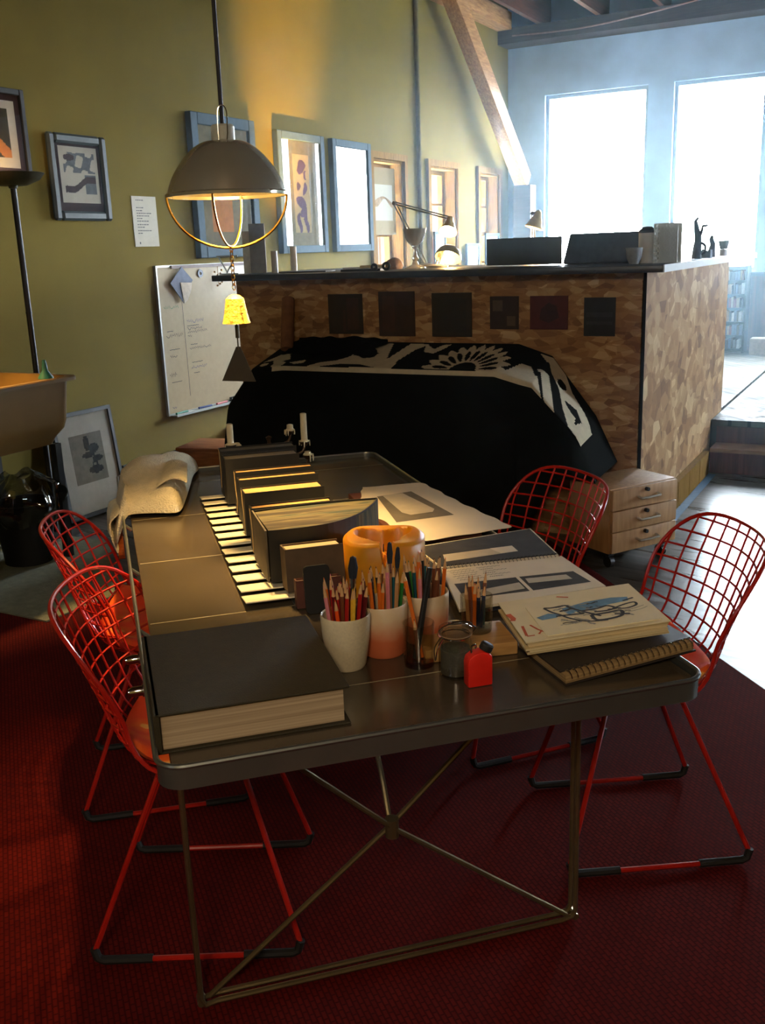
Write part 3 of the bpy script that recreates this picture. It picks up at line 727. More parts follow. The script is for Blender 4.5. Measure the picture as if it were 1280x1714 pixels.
bm = B(); box(bm, -0.140, 0.138, -0.155, 0.158, 0.0045, 0.0605); build('page_block', bm, m_page, t)
bm = B(); box(bm, -0.147, 0.147, -0.163, 0.163, 0.0005, 0.0040); box(bm, -0.147, 0.147, -0.163, 0.163, 0.061, 0.0645); box(bm, -0.150, -0.1405, -0.163, 0.163, 0.0005, 0.0645); bev(bm, 0.0012, 1); build('cover', bm, m_cov, t)

# cups full of pencils
m_stone = M('speckled_stoneware', (206, 192, 160), 0.45, var=0.06, vscale=220)
def glaze(name, lo, hi, z0, z1):
    m, nt, b = newmat(name); tc = node(nt, 'ShaderNodeTexCoord'); s = node(nt, 'ShaderNodeSeparateXYZ', Vector=tc.outputs['Object'])
    nz = node(nt, 'ShaderNodeTexNoise', Vector=tc.outputs['Object'], Scale=40.0)
    a = node(nt, 'ShaderNodeMath', p_operation='MULTIPLY_ADD', i0=nz.outputs[0], i1=0.02, i2=s.outputs[2])
    mr = node(nt, 'ShaderNodeMapRange', Value=a.outputs[0], From__Min=z0, From__Max=z1) if False else node(nt, 'ShaderNodeMapRange', i0=a.outputs[0], i1=z0, i2=z1)
    nt.links.new(ramp(nt, mr.outputs[0], [(0.0, c(*lo)), (1.0, c(*hi))]), b.inputs['Base Color']); b.inputs['Roughness'].default_value = 0.35
    return m
m_glz = glaze('orange_dipped_glaze', (196, 104, 66), (214, 190, 156), 0.045, 0.085)
def cup(label, u, v, r0, r1, h, mat, z=TZ):
    bm = B()
    lathe(bm, [(0, 0.0005), (r0 * 0.9, 0.0005), (r0, 0.006), (r0 + (r1 - r0) * .75, h * .55), (r1, h - .003), (r1 - .0015, h), (r1 - .004, h - .002), (r1 - .005, h * .6), (r0 - .004, 0.01), (0, 0.008)], 40)
    return tsolo('pencil_cup', label, 'cup', bm, mat, u, v, z)
cup('cream stoneware cup crammed with red pencils behind the big book', -0.097, -0.738, 0.034, 0.044, 0.100, m_stone)
cup('orange and cream glazed cup of pencils between two other cups', -0.018, -0.700, 0.041, 0.045, 0.098, m_glz)
cup('orange and cream glazed cup of pencils behind the tall glass tumbler', 0.072, -0.668, 0.042, 0.046, 0.096, m_glz)
m_glass = glass_mat('clear_glass', (240, 238, 230), 1.3)
m_amber = glass_mat('amber_glass', (200, 120, 80), 1.3)
def tumbler(name, label, u, v, r, h, z=TZ, foot=None):
    t = tthing(name, label, 'glass', u, v, z)
    bm = B(); lathe(bm, [(0, 0.0005), (r * .92, 0.0005), (r * .95, 0.004), (r, h), (r - .002, h), (r * .95 - .003, 0.012), (0, 0.010)], 32); build('wall', bm, m_glass, t)
    bm = B(); lathe(bm, [(0, 0.0012), (r * .9, 0.0012), (r * .9, 0.0095), (0, 0.0095)], 32); build('base', bm, foot or m_glass, t)
tumbler('glass_tumbler', 'clear glass tumbler holding a black marker and a pencil beside the clamp jar', 0.024, -0.778, 0.028, 0.080, foot=m_amber)
tumbler('glass_tumbler', 'small glass of short pencils standing on the wooden block', 0.155, -0.722, 0.030, 0.068, z=0.7455)
bm = B(); box(bm, -0.085, 0.085, -0.055, 0.055, 0.0005, 0.025); bev(bm, 0.003)
tsolo('wooden_block', 'flat light wooden block under the small glass of pencils', 'block', bm, wood('block_wood', (176, 132, 78), (204, 160, 100), 6, (2, 14, 14)), 0.125, -0.735, TZ, -6)

m_wood_tip = M('sharpened_wood', (206, 160, 110), 0.7)
PC = {'red': (170, 30, 26), 'orange': (220, 110, 30), 'yellow': (226, 178, 50), 'dark blue': (28, 44, 74), 'teal': (24, 84, 96), 'green': (40, 120, 50), 'pink': (214, 130, 140), 'brown': (112, 62, 36), 'black': (24, 24, 24), 'maroon': (92, 20, 24), 'natural wood': (176, 130, 84), 'bright orange': (240, 84, 24)}
_pm = {}
def pencil(color, where, u, v, z, lean_u, lean_v, length, r=0.0037, kind='pencil'):
    key = (color, kind, round(length, 3))
    d = Vector((lean_u, lean_v, 1)).normalized()
    rot = Vector((0, 0, 1)).rotation_difference(d).to_matrix().to_4x4()
    mw = TM @ Matrix.Translation((u, v, z)) @ rot
    mcol = M('pencil_' + color.replace(' ', '_'), PC[color], 0.4, var=0.04)
    if key not in _pm:
        bm = B(); n = 6 if kind == 'pencil' else 10
        if kind == 'pencil': tube(bm, [(0, 0, 0), (0, 0, length - 0.022)], r, 6)
        else: tube(bm, [(0, 0, 0), (0, 0, length - 0.03)], r, 10, radii=[r, r * .8])
        o = build(kind, bm, mcol)
        bm = B()
        if kind == 'pencil':
            lathe(bm, [(0, length - .0219), (r * .98, length - .0219), (r * .3, length - .005), (0, length - .005)], 8); lathe(bm, [(0, length - .0051), (r * .3, length - .005), (0, length)], 6, mi=1)
            build('tip', bm, [m_wood_tip, mcol], o)
        elif kind == 'paint_brush':
            lathe(bm, [(0, length - .0299), (r * .95, length - .0299), (r * 1.1, length - .012), (0, length - .012)], 10); build('ferrule', bm, m_chrome, o)
            bm = B(); lathe(bm, [(0, length - .0119), (r * 1.1, length - .0119), (r * 1.5, length + .006), (r * .9, length + .025), (0, length + .028)], 10); build('bristles', bm, M('dark_bristles', (24, 30, 40), 0.8), o)
        else:
            lathe(bm, [(0, length - .0299), (r * .8, length - .0299), (r * .8, length), (0, length)], 10); build('cap', bm, m_blackcov, o)
        _pm[key] = o
    else: o = copy_tree(_pm[key])
    o.matrix_world = mw
    nm = kind.replace('_', ' ')
    tag(o, f'{color} {nm} standing in the {where}', nm, f'{color} {nm}s in the {where}')
    return o
def fill(where, cu, cv, rin, z0, h, spec, r_out):
    # pencils fan out: foot on a small ring, top on a wider ring, never past the lip
    n = len(spec); ga = 2.39996
    for i, (color, L, *k) in enumerate(spec):
        rr = math.sqrt((i + 0.5) / n); a = i * ga + cu * 40
        top = (r_out - 0.006) * rr; foot = (rin - 0.008) * rr * 0.92
        da = 0.25 * math.sin(i * 1.7)
        fu, fv = foot * math.cos(a + da), foot * math.sin(a + da); tu, tv = top * math.cos(a), top * math.sin(a)
        pencil(color, where, cu + fu, cv + fv, z0, (tu - fu) / h, (tv - fv) / h, L, *(k[1:] if k else ()), **({'kind': k[0]} if k else {}))
fill('cream stoneware cup', -0.097, -0.738, 0.033, TZ + 0.010, 0.09,
     [('red', .148), ('maroon', .152), ('orange', .150), ('red', .140), ('black', .168, 'paint_brush', 0.006), ('maroon', .145), ('brown', .150), ('bright orange', .130), ('red', .155), ('yellow', .142), ('natural wood', .150),
      ('maroon', .150), ('dark blue', .140), ('pink', .158), ('red', .150), ('maroon', .146), ('orange', .160), ('red', .152), ('dark blue', .135), ('bright orange', .128), ('maroon', .15), ('natural wood', .147), ('yellow', .150), ('red', .156), ('pink', .150), ('maroon', .143)], 0.040)
fill('middle orange cup', -0.018, -0.700, 0.038, TZ + 0.010, 0.088,
     [('natural wood', .155), ('teal', .140), ('orange', .150), ('natural wood', .168, 'paint_brush', 0.004), ('dark blue', .145), ('pink', .172), ('brown', .155), ('black', .160), ('natural wood', .165, 'paint_brush', 0.0035), ('dark blue', .150), ('orange', .138), ('teal', .148), ('brown', .150), ('natural wood', .152), ('black', .145), ('orange', .158), ('green', .142)], 0.041)
fill('back orange cup', 0.072, -0.668, 0.039, TZ + 0.010, 0.086,
     [('orange', .160), ('natural wood', .150), ('black', .162), ('orange', .170), ('brown', .150), ('teal', .140), ('black', .150), ('natural wood', .145), ('green', .150), ('brown', .156), ('orange', .148), ('pink', .142), ('black', .15), ('natural wood', .158), ('brown', .138), ('teal', .145), ('black', .154), ('orange', .15)], 0.042)
fill('small glass on the block', 0.155, -0.722, 0.026, 0.757, 0.058,
     [('brown', .085), ('orange', .095), ('dark blue', .078), ('natural wood', .090), ('brown', .098), ('teal', .075), ('black', .082), ('orange', .088), ('brown', .1), ('natural wood', .08), ('dark blue', .084), ('black', .076)], 0.027)
pencil('orange', 'glass tumbler', 0.030, -0.776, TZ + .0125, -0.16, 0.10, 0.165)
pencil('black', 'glass tumbler', 0.018, -0.776, TZ + .0125, 0.20, 0.04, 0.165, 0.0062, 'marker')
pencil('brown', 'glass tumbler', 0.020, -0.789, TZ + .0125, -0.12, -0.10, 0.085)

# clamp jar
t = tthing('clamp_jar', 'small glass jar of dark powder with a wire clamp lid', 'jar', 0.070, -0.840, TZ, 10)
bm = B(); r = 0.0295
lathe(bm, [(0, .0005), (r - .003, .0005), (r, .004), (r, .055), (r - .002, .062), (r * .82, .070), (r * .82, .076), (r * .78, .076), (r * .78, .070), (r - .005, .060), (r - .003, .006), (0, .004)], 32); build('body', bm, m_glass, t)
bm = B(); lathe(bm, [(0, .0045), (r - .0034, .0062), (r - .0034, .050), (0, .052)], 28); build('powder', bm, M('dark_grey_powder', (74, 72, 64), 0.9, bump=0.3, bscale=300), t)
bm = B(); lathe(bm, [(0, .0775), (r * .95, .0775), (r * 1.0, .081), (r * .95, .088), (r * .7, .092), (0, .094)], 32); build('lid', bm, m_glass, t)
bm = B(); lathe(bm, [(r * .84, .0762), (r * .98, .0762), (r * .98, .0773), (r * .84, .0773)], 28, closed=True); build('seal', bm, M('rubber_seal', (150, 120, 90), 0.6), t)
bm = B()
tube(bm, [(r * .86 * math.cos(a), r * .86 * math.sin(a), .0725) for a in [i * math.pi / 12 for i in range(24)]], .0012, 6, closed=True)
tube(bm, smooth([(-r * .86, 0, .0725), (-r * 1.15, 0, .080), (-r * .9, 0, .0905), (0, 0, .096), (r * .9, 0, .0905), (r * 1.2, 0, .082), (r * 1.35, 0, .078), (r * 1.15, 0, .0725), (r * .86, 0, .0725)], 4), .0013, 6)
tube(bm, smooth([(-r * .9, .004, .0725), (-r * 1.3, .005, .055), (-r * 1.35, .0, .035), (-r * 1.3, -.005, .055), (-r * .9, -.004, .0725)], 4), .0012, 6)
build('wire_clamp', bm, m_chrome, t)
# red squeeze bottle with black cap
t = tthing('plastic_bottle', 'small red plastic bottle with black slanted cap in front of the clamp jar', 'bottle', 0.092, -0.890, TZ, 0)
bm = B(); prism(bm, [(-.023, 0), (.021, 0), (.021, .050), (.017, .056), (.004, .062), (-.012, .058), (-.020, .052), (-.023, .042)], -.012, .012, mat=Matrix.Translation((0, 0, .0005)) @ Matrix.Rotation(R(90), 4, 'X')); bev(bm, 0.003, 2); build('body', bm, M('bright_red_plastic', (226, 36, 22), 0.4, var=0.06), t)
bm = B(); lathe(bm, [(0, 0), (.010, 0), (.0115, .003), (.0115, .011), (.009, .014), (0, .015)], 18, mat=Matrix.Translation((.011, 0, .0595)) @ Matrix.Rotation(R(28), 4, 'Y')); build('cap', bm, m_rub, t)
bm = B(); tube(bm, smooth([(-.012, 0, .058), (-.012, .002, .068), (-.004, .004, .070), (-.003, .004, .063)], 4), .0018, 6); build('wire_clip', bm, m_chrome, t)

# big wax candle
t = tthing('wax_candle', 'large amber three wick candle with a carved burnt hollow', 'candle', 0.083, -0.365, TZ)
def wax_top(a, b):
    r = a; th = b * 2 * math.pi
    # hollow: three lobes, one notch breaks through the wall toward the camera side
    lobes = 0.62 + 0.16 * math.cos(3 * (th - R(258)))
    notch = max(0, 1 - abs(((th - R(258) + math.pi) % (2 * math.pi)) - math.pi) / 0.16)
    d = 0.0
    if r < lobes: d = 0.045 * min(1, (lobes - r) / 0.16)
    if r > 0.2: d = max(d, 0.055 * min(1, notch * 2.2))
    return 0.122 - d - 0.004 * max(0, r - .9) / .1 * 2 + 0.003 * math.sin(3 * th + 1)
bm = B(); n, m = 28, 96; R0 = 0.088
ctr = bm.verts.new((0, 0, wax_top(0, 0))); rings = []
for i in range(1, n + 1):
    r = i / n; rings.append([bm.verts.new((R0 * r * math.cos(2 * math.pi * j / m), R0 * r * math.sin(2 * math.pi * j / m), wax_top(r, j / m))) for j in range(m)])
for hz in (0.06, 0.0005): rings.append([bm.verts.new((R0 * math.cos(2 * math.pi * j / m), R0 * math.sin(2 * math.pi * j / m), min(hz, wax_top(1, j / m) - .001))) for j in range(m)])
for j in range(m): bm.faces.new((ctr, rings[0][j], rings[0][(j + 1) % m]))
for A, Bq in zip(rings, rings[1:]):
    for j in range(m): bm.faces.new((A[j], Bq[j], Bq[(j + 1) % m], A[(j + 1) % m]))
bm.faces.new(rings[-1])
mw, ntw, bw = newmat('amber_wax'); bw.inputs['Base Color'].default_value = c(200, 134, 16); bw.inputs['Roughness'].default_value = 0.4
bw.inputs['Subsurface Weight'].default_value = 0.5; bw.inputs['Subsurface Radius'].default_value = (0.03, 0.012, 0.004); bw.inputs['Subsurface Scale'].default_value = 0.6
build('wax_body', bm, mw, t, angle=50)
for k in range(3):
    a = R(258 + 60 + 120 * k); bm = B(); tube(bm, [(0.025 * math.cos(a), 0.025 * math.sin(a), 0.072), (0.027 * math.cos(a), 0.025 * math.sin(a), 0.092)], 0.0012, 6); build('wick', bm, m_rub, t)

# ------------------------------------------------------------------ rack of cream slats with sketchbooks
m_tag = M('cream_slat', (236, 228, 204), 0.5, var=0.03)
t = tthing('book_rack', 'row of tilted cream slats forming a rack under the standing sketchbooks', 'rack', 0, 0)
bm = B()
for u in (-0.12, 0.08): box(bm, u - .006, u + .006, -0.40, 0.62, 0.0005, 0.004)
build('rail', bm, m_steel, t)
for k in range(14):
    v = 0.585 - k * 0.0725
    Mk = Matrix.Translation((0, v, 0.0048)) @ Matrix.Rotation(R(-8), 4, 'X')
    bm = B(); box(bm, -0.215 - 0.0008 * k, 0.12, -0.0378, 0.0378, 0.0045, 0.0075, mat=Mk); bev(bm, 0.0006, 1); build('slat', bm, m_tag, t)
m_ribbon = M('beige_ribbon', (176, 148, 100), 0.8)
def ribbon(t, pts, w=0.007):
    bm = B(); P = smooth(pts, 6); prev = None
    for p in P:
        cur = (bm.verts.new(p + Vector((0, -w / 2, 0))), bm.verts.new(p + Vector((0, w / 2, 0))), bm.verts.new(p + Vector((.0012, w / 2, 0))), bm.verts.new(p + Vector((.0012, -w / 2, 0))))
        if prev:
            for k in range(4): bm.faces.new((prev[k], prev[(k + 1) % 4], cur[(k + 1) % 4], cur[k]))
        prev = cur
    build('ribbon', bm, m_ribbon, t)
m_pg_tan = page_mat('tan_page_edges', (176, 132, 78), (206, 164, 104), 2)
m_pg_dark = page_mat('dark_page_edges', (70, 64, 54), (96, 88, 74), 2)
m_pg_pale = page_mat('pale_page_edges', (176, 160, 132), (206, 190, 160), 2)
BZ = 0.741
def stand_book(label, u0, u1, v0, v1, h, pages, tilt=0, top_recess=0.004, rib=None, cover=None, z=None):
    t = tthing('sketchbook', label, 'sketchbook', (u0 + u1) / 2, (v0 + v1) / 2, z or BZ)
    w, d = (u1 - u0) / 2, (v1 - v0) / 2; Mt = Matrix.Rotation(R(tilt), 4, 'X')
    bm = B(); box(bm, -w + .004, w - .004, -d + .0035, d - .0035, .003, h - top_recess, mat=Mt); build('page_block', bm, pages, t)
    bm = B(); box(bm, -w, w, -d, -d + .003, 0.001, h, mat=Mt); box(bm, -w, w, d - .003, d, 0.001, h, mat=Mt); box(bm, -w, -w + .0035, -d + .003, d - .003, 0.001, h, mat=Mt); build('cover', bm, cover or m_blackcov, t)
    if rib: ribbon(t, [(-w - .002, p[0], p[1]) if len(p) == 2 else p for p in rib])
    return t
hA = 0.135
stand_book('black portfolio with hanging tie at the far end of the sketchbook row', -.150, .075, .535, .600, hA, m_pg_dark, rib=[(.02, hA), (-.008, .0, hA + .004) if False else (.0, hA * .9), (-.01, hA * .55), (.0, .02)])
stand_book('black sketchbook with grey page edges second from the far end of the row', -.152, .062, .430, .500, hA - .003, m_pg_dark)
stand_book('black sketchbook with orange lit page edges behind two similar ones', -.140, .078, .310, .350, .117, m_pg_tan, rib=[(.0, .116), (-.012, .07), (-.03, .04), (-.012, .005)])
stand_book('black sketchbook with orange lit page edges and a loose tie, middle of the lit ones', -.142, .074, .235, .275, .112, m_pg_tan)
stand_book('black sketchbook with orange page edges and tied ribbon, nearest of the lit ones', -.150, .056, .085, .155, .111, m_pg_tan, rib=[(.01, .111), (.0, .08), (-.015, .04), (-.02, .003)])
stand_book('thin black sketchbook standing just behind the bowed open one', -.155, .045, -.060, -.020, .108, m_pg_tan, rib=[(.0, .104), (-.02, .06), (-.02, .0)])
# bowed sketchbook with swirling page edges
t = tthing('sketchbook', 'thick bowed sketchbook fanned open with swirling coloured page edges', 'sketchbook', 0, 0, BZ)
h = 0.118
back = [(-.155 + .295 * i / 20, -.115 + .012 * math.sin(math.pi * i / 20)) for i in range(21)]
front = [(-.155 + .295 * i / 20, -.300 + .178 * (i / 20) ** 3.2 - 0.008 * math.sin(math.pi * i / 20)) for i in range(21)]
mm, ntm, bmn = newmat('swirled_page_edges'); tc = node(ntm, 'ShaderNodeTexCoord'); mp = node(ntm, 'ShaderNodeMapping', Vector=tc.outputs['Object'], Scale=(2.5, 22, 2), Rotation=(0, 0, R(-10)))
nz = node(ntm, 'ShaderNodeTexNoise', Vector=mp.outputs[0], Scale=1.3, Detail=5.0, Distortion=0.8)
ntm.links.new(ramp(ntm, nz.outputs[0], [(0.28, c(30, 30, 22)), (0.42, c(58, 48, 30)), (0.5, c(96, 88, 58)), (0.58, c(40, 50, 42)), (0.72, c(108, 102, 74))]), bmn.inputs['Base Color']); bmn.inputs['Roughness'].default_value = 0.9
bm = B(); prism(bm, [(x + .003, y + .003) for x, y in front[:-1]] + [(x, y - .003) for x, y in back[::-1]], 0.002, h - 0.004); build('page_block', bm, mm, t)
def wallstrip(bm, P, th, z0, z1):
    for a, b2 in zip(P, P[1:]):
        nx, ny = -(b2[1] - a[1]), b2[0] - a[0]; l = math.hypot(nx, ny); nx, ny = nx / l * th, ny / l * th
        prism(bm, [a, b2, (b2[0] + nx, b2[1] + ny), (a[0] + nx, a[1] + ny)], z0, z1)
bm = B(); wallstrip(bm, front, .003, 0.001, h); wallstrip(bm, back, -.003, 0.001, h); build('cover', bm, m_blackcov, t, angle=60)
bm = B(); wallstrip(bm, [(-.158, -.300), (-.158, -.115)], .004, .001, h); build('spine', bm, M('grey_brown_spine', (86, 76, 60), 0.8), t)
stand_book('sketchbook with thick pale ragged page edges leaning between bowed book and candle', -.135, -.010, -.385, -.325, .092, m_pg_pale, tilt=-5, cover=M('brown_board', (84, 66, 46), 0.7))
stand_book('small notebook with worn reddish cover in front of the leaning pale sketchbook', -.125, -.030, -.432, -.408, .060, m_pg_pale, tilt=-4, z=TZ + .001, cover=M('reddish_board', (92, 48, 36), 0.7))
bm = B(); prism(bm, rrect(-.027, .027, 0, .098, .008), -.004, .004, mat=Matrix.Rotation(R(90 - 9), 4, 'X')); bev(bm, .0012, 1)
tsolo('black_case', 'slim black case standing upright between sketchbooks and pencil cups', 'case', bm, m_blackcov, -.086, -.462, TZ + .0008)

# ------------------------------------------------------------------ papers on the right half
m_paper = M('cream_drawing_paper', (226, 214, 190), 0.9, var=0.03, vscale=12)
m_char = M('charcoal_black', (50, 47, 44), 0.95, var=0.25, vscale=18)
m_greyink = M('grey_print_ink', (110, 102, 88), 0.95, var=0.1)
m_pale_in = M('pale_print_window', (192, 182, 160), 0.95, var=0.06)
m_ink = M('dark_ink', (40, 40, 42), 0.9)
def flat(pts, z): return [(x, y, z) for x, y in pts]
bm = B()
edge = [(.262, .494), (.35, .484), (.437, .478), (.455, .40), (.462, .30), (.470, .20), (.485, .08), (.497, -.02), (.500, -.085), (.44, -.094), (.36, -.105), (.245, -.108), (.225, .0), (.215, .10), (.20, .2), (.22, .35)]
edge = [(x + .003 * math.sin(40 * x + 60 * y), y + .003 * math.sin(50 * x - 33 * y)) for x, y in [tuple(p)[:2] for p in smooth([(a, b_, 0) for a, b_ in edge + edge[:1]], 5)[:-1]]]
prism(bm, edge, 0.0165, 0.0175)
patch(bm, flat([(.271, .361), (.382, .381), (.407, .083), (.242, .071)], .0178), 1)
patch(bm, flat([(.289, .368), (.352, .371), (.379, .162), (.365, .135), (.30, .128), (.285, .16)], .0180), 2)
tsolo('deckled_print', 'large deckle edged white sheet with a grey block print', 'print', bm, [m_paper, m_greyink, m_pale_in], 0, 0)
bm = B(); box(bm, .205, .42, -.085, .44, 0.0005, 0.0155); bev(bm, .001, 1)
tsolo('art_folder', 'thin reddish brown folder under the deckle edged print', 'folder', bm, M('red_brown_board', (90, 50, 38), 0.7), 0, 0)

# open spiral sketchbook
t = tthing('spiral_sketchbook', 'open spiral sketchbook with charcoal drawings lying flat on the table', 'sketchbook', 0, 0, TZ + .0150)
bm = B(); prism(bm, [(.20, -.15), (.425, -.14), (.425, -.575), (.19, -.585)], -.0145, .0012); bev(bm, .001, 1); build('lower_block', bm, M('navy_board', (40, 46, 66), .7), t, label='navy lower cover')
bm = B(); prism(bm, [(.215, -.165), (.535, -.125), (.503, -.352), (.222, -.338)], .0015, .0055); f = .0058
patch(bm, flat([(.218, -.170), (.530, -.130), (.500, -.348), (.224, -.334)], f), 1)
patch(bm, flat([(.257, -.250), (.432, -.246), (.428, -.291), (.244, -.302)], f + .0003), 2); patch(bm, flat([(.375, -.247), (.432, -.246), (.428, -.291), (.385, -.292)], f + .0006), 0)
build('left_page' if False else 'far_page', bm, [m_paper, m_char, m_greyink if False else m_pale_in], t)
bm = B(); prism(bm, [(.216, -.356), (.502, -.366), (.495, -.585), (.165, -.603)], .0015, .0075); f = .0078
patch(bm, flat([(.208, -.458), (.345, -.466), (.337, -.556), (.196, -.553)], f), 1); patch(bm, flat([(.353, -.466), (.476, -.475), (.479, -.552), (.345, -.556)], f), 1)
patch(bm, flat([(.200, -.520), (.338, -.500), (.334, -.540), (.196, -.553)], f + .0003), 2); patch(bm, flat([(.36, -.482), (.452, -.490), (.452, -.520), (.355, -.512)], f + .0003), 2)
for k in range(6):
    y0 = -.374 - k * .013
    for s in range(2):
        x0 = .222 + s * .068 + .003 * (k % 3); L2 = .055 if not (s and k % 2) else .03
        stroke(bm, [(x0 + L2 * i / 18, y0 - .03 * (x0 + L2 * i / 18 - .22) + .0022 * math.sin(i * 2.1 + k)) for i in range(19)], .0016, lambda a, b_: (a, b_, f), 3)
build('near_page', bm, [m_paper, m_char, m_pale_in, m_ink], t)
bm = B()
for k in range(30):
    x = .228 + k * .0092; y = -.347 - (x - .228) * .045
    tube(bm, [(x, y + .012 * math.cos(a), .006 + .006 * math.sin(a)) for a in [i * math.pi / 5 for i in range(10)]], .0007, 4, closed=True)
build('spiral_wire', bm, m_rub, t)

# spiral notebook and cream sketchbook on top
def rot2(a): return Matrix.Rotation(R(a), 4, 'Z')
t = tthing('spiral_notebook', 'closed spiral notebook with dark cover beneath the painted sketchbook', 'notebook', .345, -.855, TZ + .0095, 3); t.rotation_euler[1] = -R(4.2)
bm = B(); box(bm, -.125, .125, -.085, .085, .0035, .0185); build('page_block', bm, page_mat('tan_board_edges', (120, 96, 60), (168, 138, 92)), t)
bm = B(); box(bm, -.128, .128, -.072, .088, .0188, .0215); box(bm, -.128, .128, -.088, .088, .0005, .0032); build('cover', bm, M('dark_brown_cover', (44, 36, 32), 0.55), t)
bm = B()
for k in range(22):
    x = -.118 + k * .0112
    tube(bm, [(x, -.083 + .013 * math.cos(a), .0125 + .0125 * math.sin(a)) for a in [R(-40 + 26 * i) for i in range(9)]], .0009, 5)
build('spiral_wire', bm, m_chrome, t)
m_cream = M('cream_sketch_paper', (232, 218, 178), 0.9, var=0.03)
t = tthing('painted_sketchbook', 'cream sketchbook with blue and black painting on its top sheet', 'sketchbook', .337, -.783, TZ + .0222 + .0095, -9); t.rotation_euler[1] = -R(4.2)
bm = B()
for k in range(5):
    o = .004 * math.sin(k * 2.3); z0 = .001 + k * .0048
    box(bm, -.128 + o, .128 - abs(o), -.098 + .003 * math.cos(k * 1.9), .098, z0, z0 + .0040)
build('page_block', bm, page_mat('cream_page_edges', (190, 168, 122), (226, 208, 164), 300), t)
bm = B(); box(bm, -.131, .129, -.101, .1, .0252, .0275); f = .0278
m_blue, m_blk, m_orm = M('blue_wash', (104, 146, 178), 0.9, var=0.2, vscale=40), M('black_brush_ink', (44, 42, 40), 0.9), M('orange_brush', (196, 84, 34), 0.9)
mf = lambda a, b_: (a, b_, f)
mf2 = lambda a, b_: (a, b_, f + .0016)
box(bm, -.090, .118, -.090, .052, .0276, .0290, 0)
for P in ([(-.03, .02), (.02, .035), (.07, .038), (.1, .03), (.095, .012), (.06, .008), (.03, .0), (-.005, -.005), (-.03, .002)], [(-.085, -.005), (-.06, .006), (-.04, -.005), (-.05, -.018), (-.078, -.02)], [(-.03, -.002), (-.016, .003), (-.012, -.008), (-.025, -.012)]):
    patch(bm, [mf2(*p) for p in P], 1)
for P, w in (([(-.060, .034), (-.045, .03), (-.02, .032), (-.015, .02), (-.004, .0), (.01, -.02), (.025, -.04)], .006), ([(-.06, .033), (-.052, .01), (-.04, -.01), (-.03, -.03), (-.005, -.055), (.03, -.062)], .005), ([(.0, -.005), (.03, -.004), (.05, .002), (.06, -.012), (.045, -.02), (.02, -.018)], .006),
             ([(.01, -.03), (.04, -.03), (.065, -.028), (.06, -.05), (.035, -.058), (.012, -.055), (.01, -.03)], .007), ([(.062, -.012), (.085, -.002), (.102, .0), (.1, -.014), (.08, -.022), (.064, -.018)], .005), ([(.05, -.04), (.075, -.05)], .006), ([(-.05, -.012), (-.02, -.015), (.0, -.018)], .006), ([(.085, .014), (.108, .022)], .005),
             ([(.07, -.03), (.09, -.028), (.112, -.02)], .0012), ([(.075, -.04), (.10, -.036), (.116, -.028)], .0012)):
    stroke(bm, [tuple(p)[:2] for p in smooth([(a, b_, 0) for a, b_ in P], 5)], w, lambda a, b_: (a, b_, f + .0018), 2)
rb = random.Random(21)
for k in range(26):
    x0, y0 = rb.uniform(-.055, .07), rb.uniform(-.062, .034); y0 -= .25 * max(0, x0 - .03); a_ = rb.choice((-.9, -.8, .1, .2, 0)); L_ = rb.uniform(.012, .034)
    stroke(bm, [(x0 + L_ * t_ / 5 * math.cos(a_) , y0 + L_ * t_ / 5 * math.sin(a_) + .0015 * math.sin(t_ * 2)) for t_ in range(6)], rb.uniform(.0015, .006), lambda a, b_: (a, b_, f + .0017), rb.choice((2, 4, 4)))
for P, w in (([(-.118, -.03), (-.122, -.075)], .005), ([(-.122, -.077), (-.108, -.077)], .004), ([(-.104, -.03), (-.096, -.055), (-.085, -.075)], .004), ([(-.100, -.075), (-.092, -.062), (-.083, -.07)], .004), ([(-.02, .085), (.0, .074)], .005)):
    stroke(bm, P, w, lambda a, b_: (a, b_, f + .0002), 3)
stroke(bm, [(-.128, .035), (-.124, .01), (-.128, .0)], .010, mf, 3)
build('top_sheet', bm, [m_cream, m_blue, m_blk, m_orm, M('grey_smudge', (150, 148, 136), .9)], t)

# ------------------------------------------------------------------ cream cloth heaped on the far left corner
m_towel = M('cream_towel', (224, 214, 186), 1.0, var=0.06, vscale=40, bump=0.7, bscale=240, spec=0.1)
bm = B()
OUT = [(-.47, .42), (-.42, .46), (-.36, .45), (-.31, .43), (-.285, .45), (-.262, .56), (-.235, .72), (-.205, .90), (-.178, 1.00), (-.215, 1.015), (-.30, .98), (-.38, .90), (-.44, .78), (-.475, .62)]
OUTS = [Vector(p) for p in smooth([(a, b_, 0) for a, b_ in OUT + OUT[:1]], 6)[:-1]]
cx, cy = -.345, .70; nr = 22; rings = []
def towel(r, i):
    p = OUTS[i]; x, y = cx + (p.x - cx) * r, cy + (p.y - cy) * r
    e = (1 - r ** 3) ** 0.5
    fold = 0.012 * abs(math.sin(17 * (x * .9 + y * .35))) + 0.008 * math.sin(21 * (y - .6 * x) + 1) + 0.006 * abs(math.sin(38 * (y * .8 - x * .5))) + 0.012 * max(0, math.sin(9 * (x * 1.6 - y) + .4)) 
    z = 0.004 + (0.055 + fold + 0.022 * math.cos((y - .75) * 5)) * e
    if x < -.43: z -= min(0.10, (-.43 - x) * 2.2)
    z = max(z, 0.004) if x > -.43 else z + .012
    return Vector((x, y, z))
ctr = bm.verts.new(towel(0, 0))
for k in range(1, nr + 1): rings.append([bm.verts.new(towel(k / nr, i)) for i in range(len(OUTS))])
for i in range(len(OUTS)): bm.faces.new((ctr, rings[0][i], rings[0][(i + 1) % len(OUTS)]))
for A, Bq in zip(rings, rings[1:]):
    for i in range(len(OUTS)): bm.faces.new((A[i], Bq[i], Bq[(i + 1) % len(OUTS)], A[(i + 1) % len(OUTS)]))
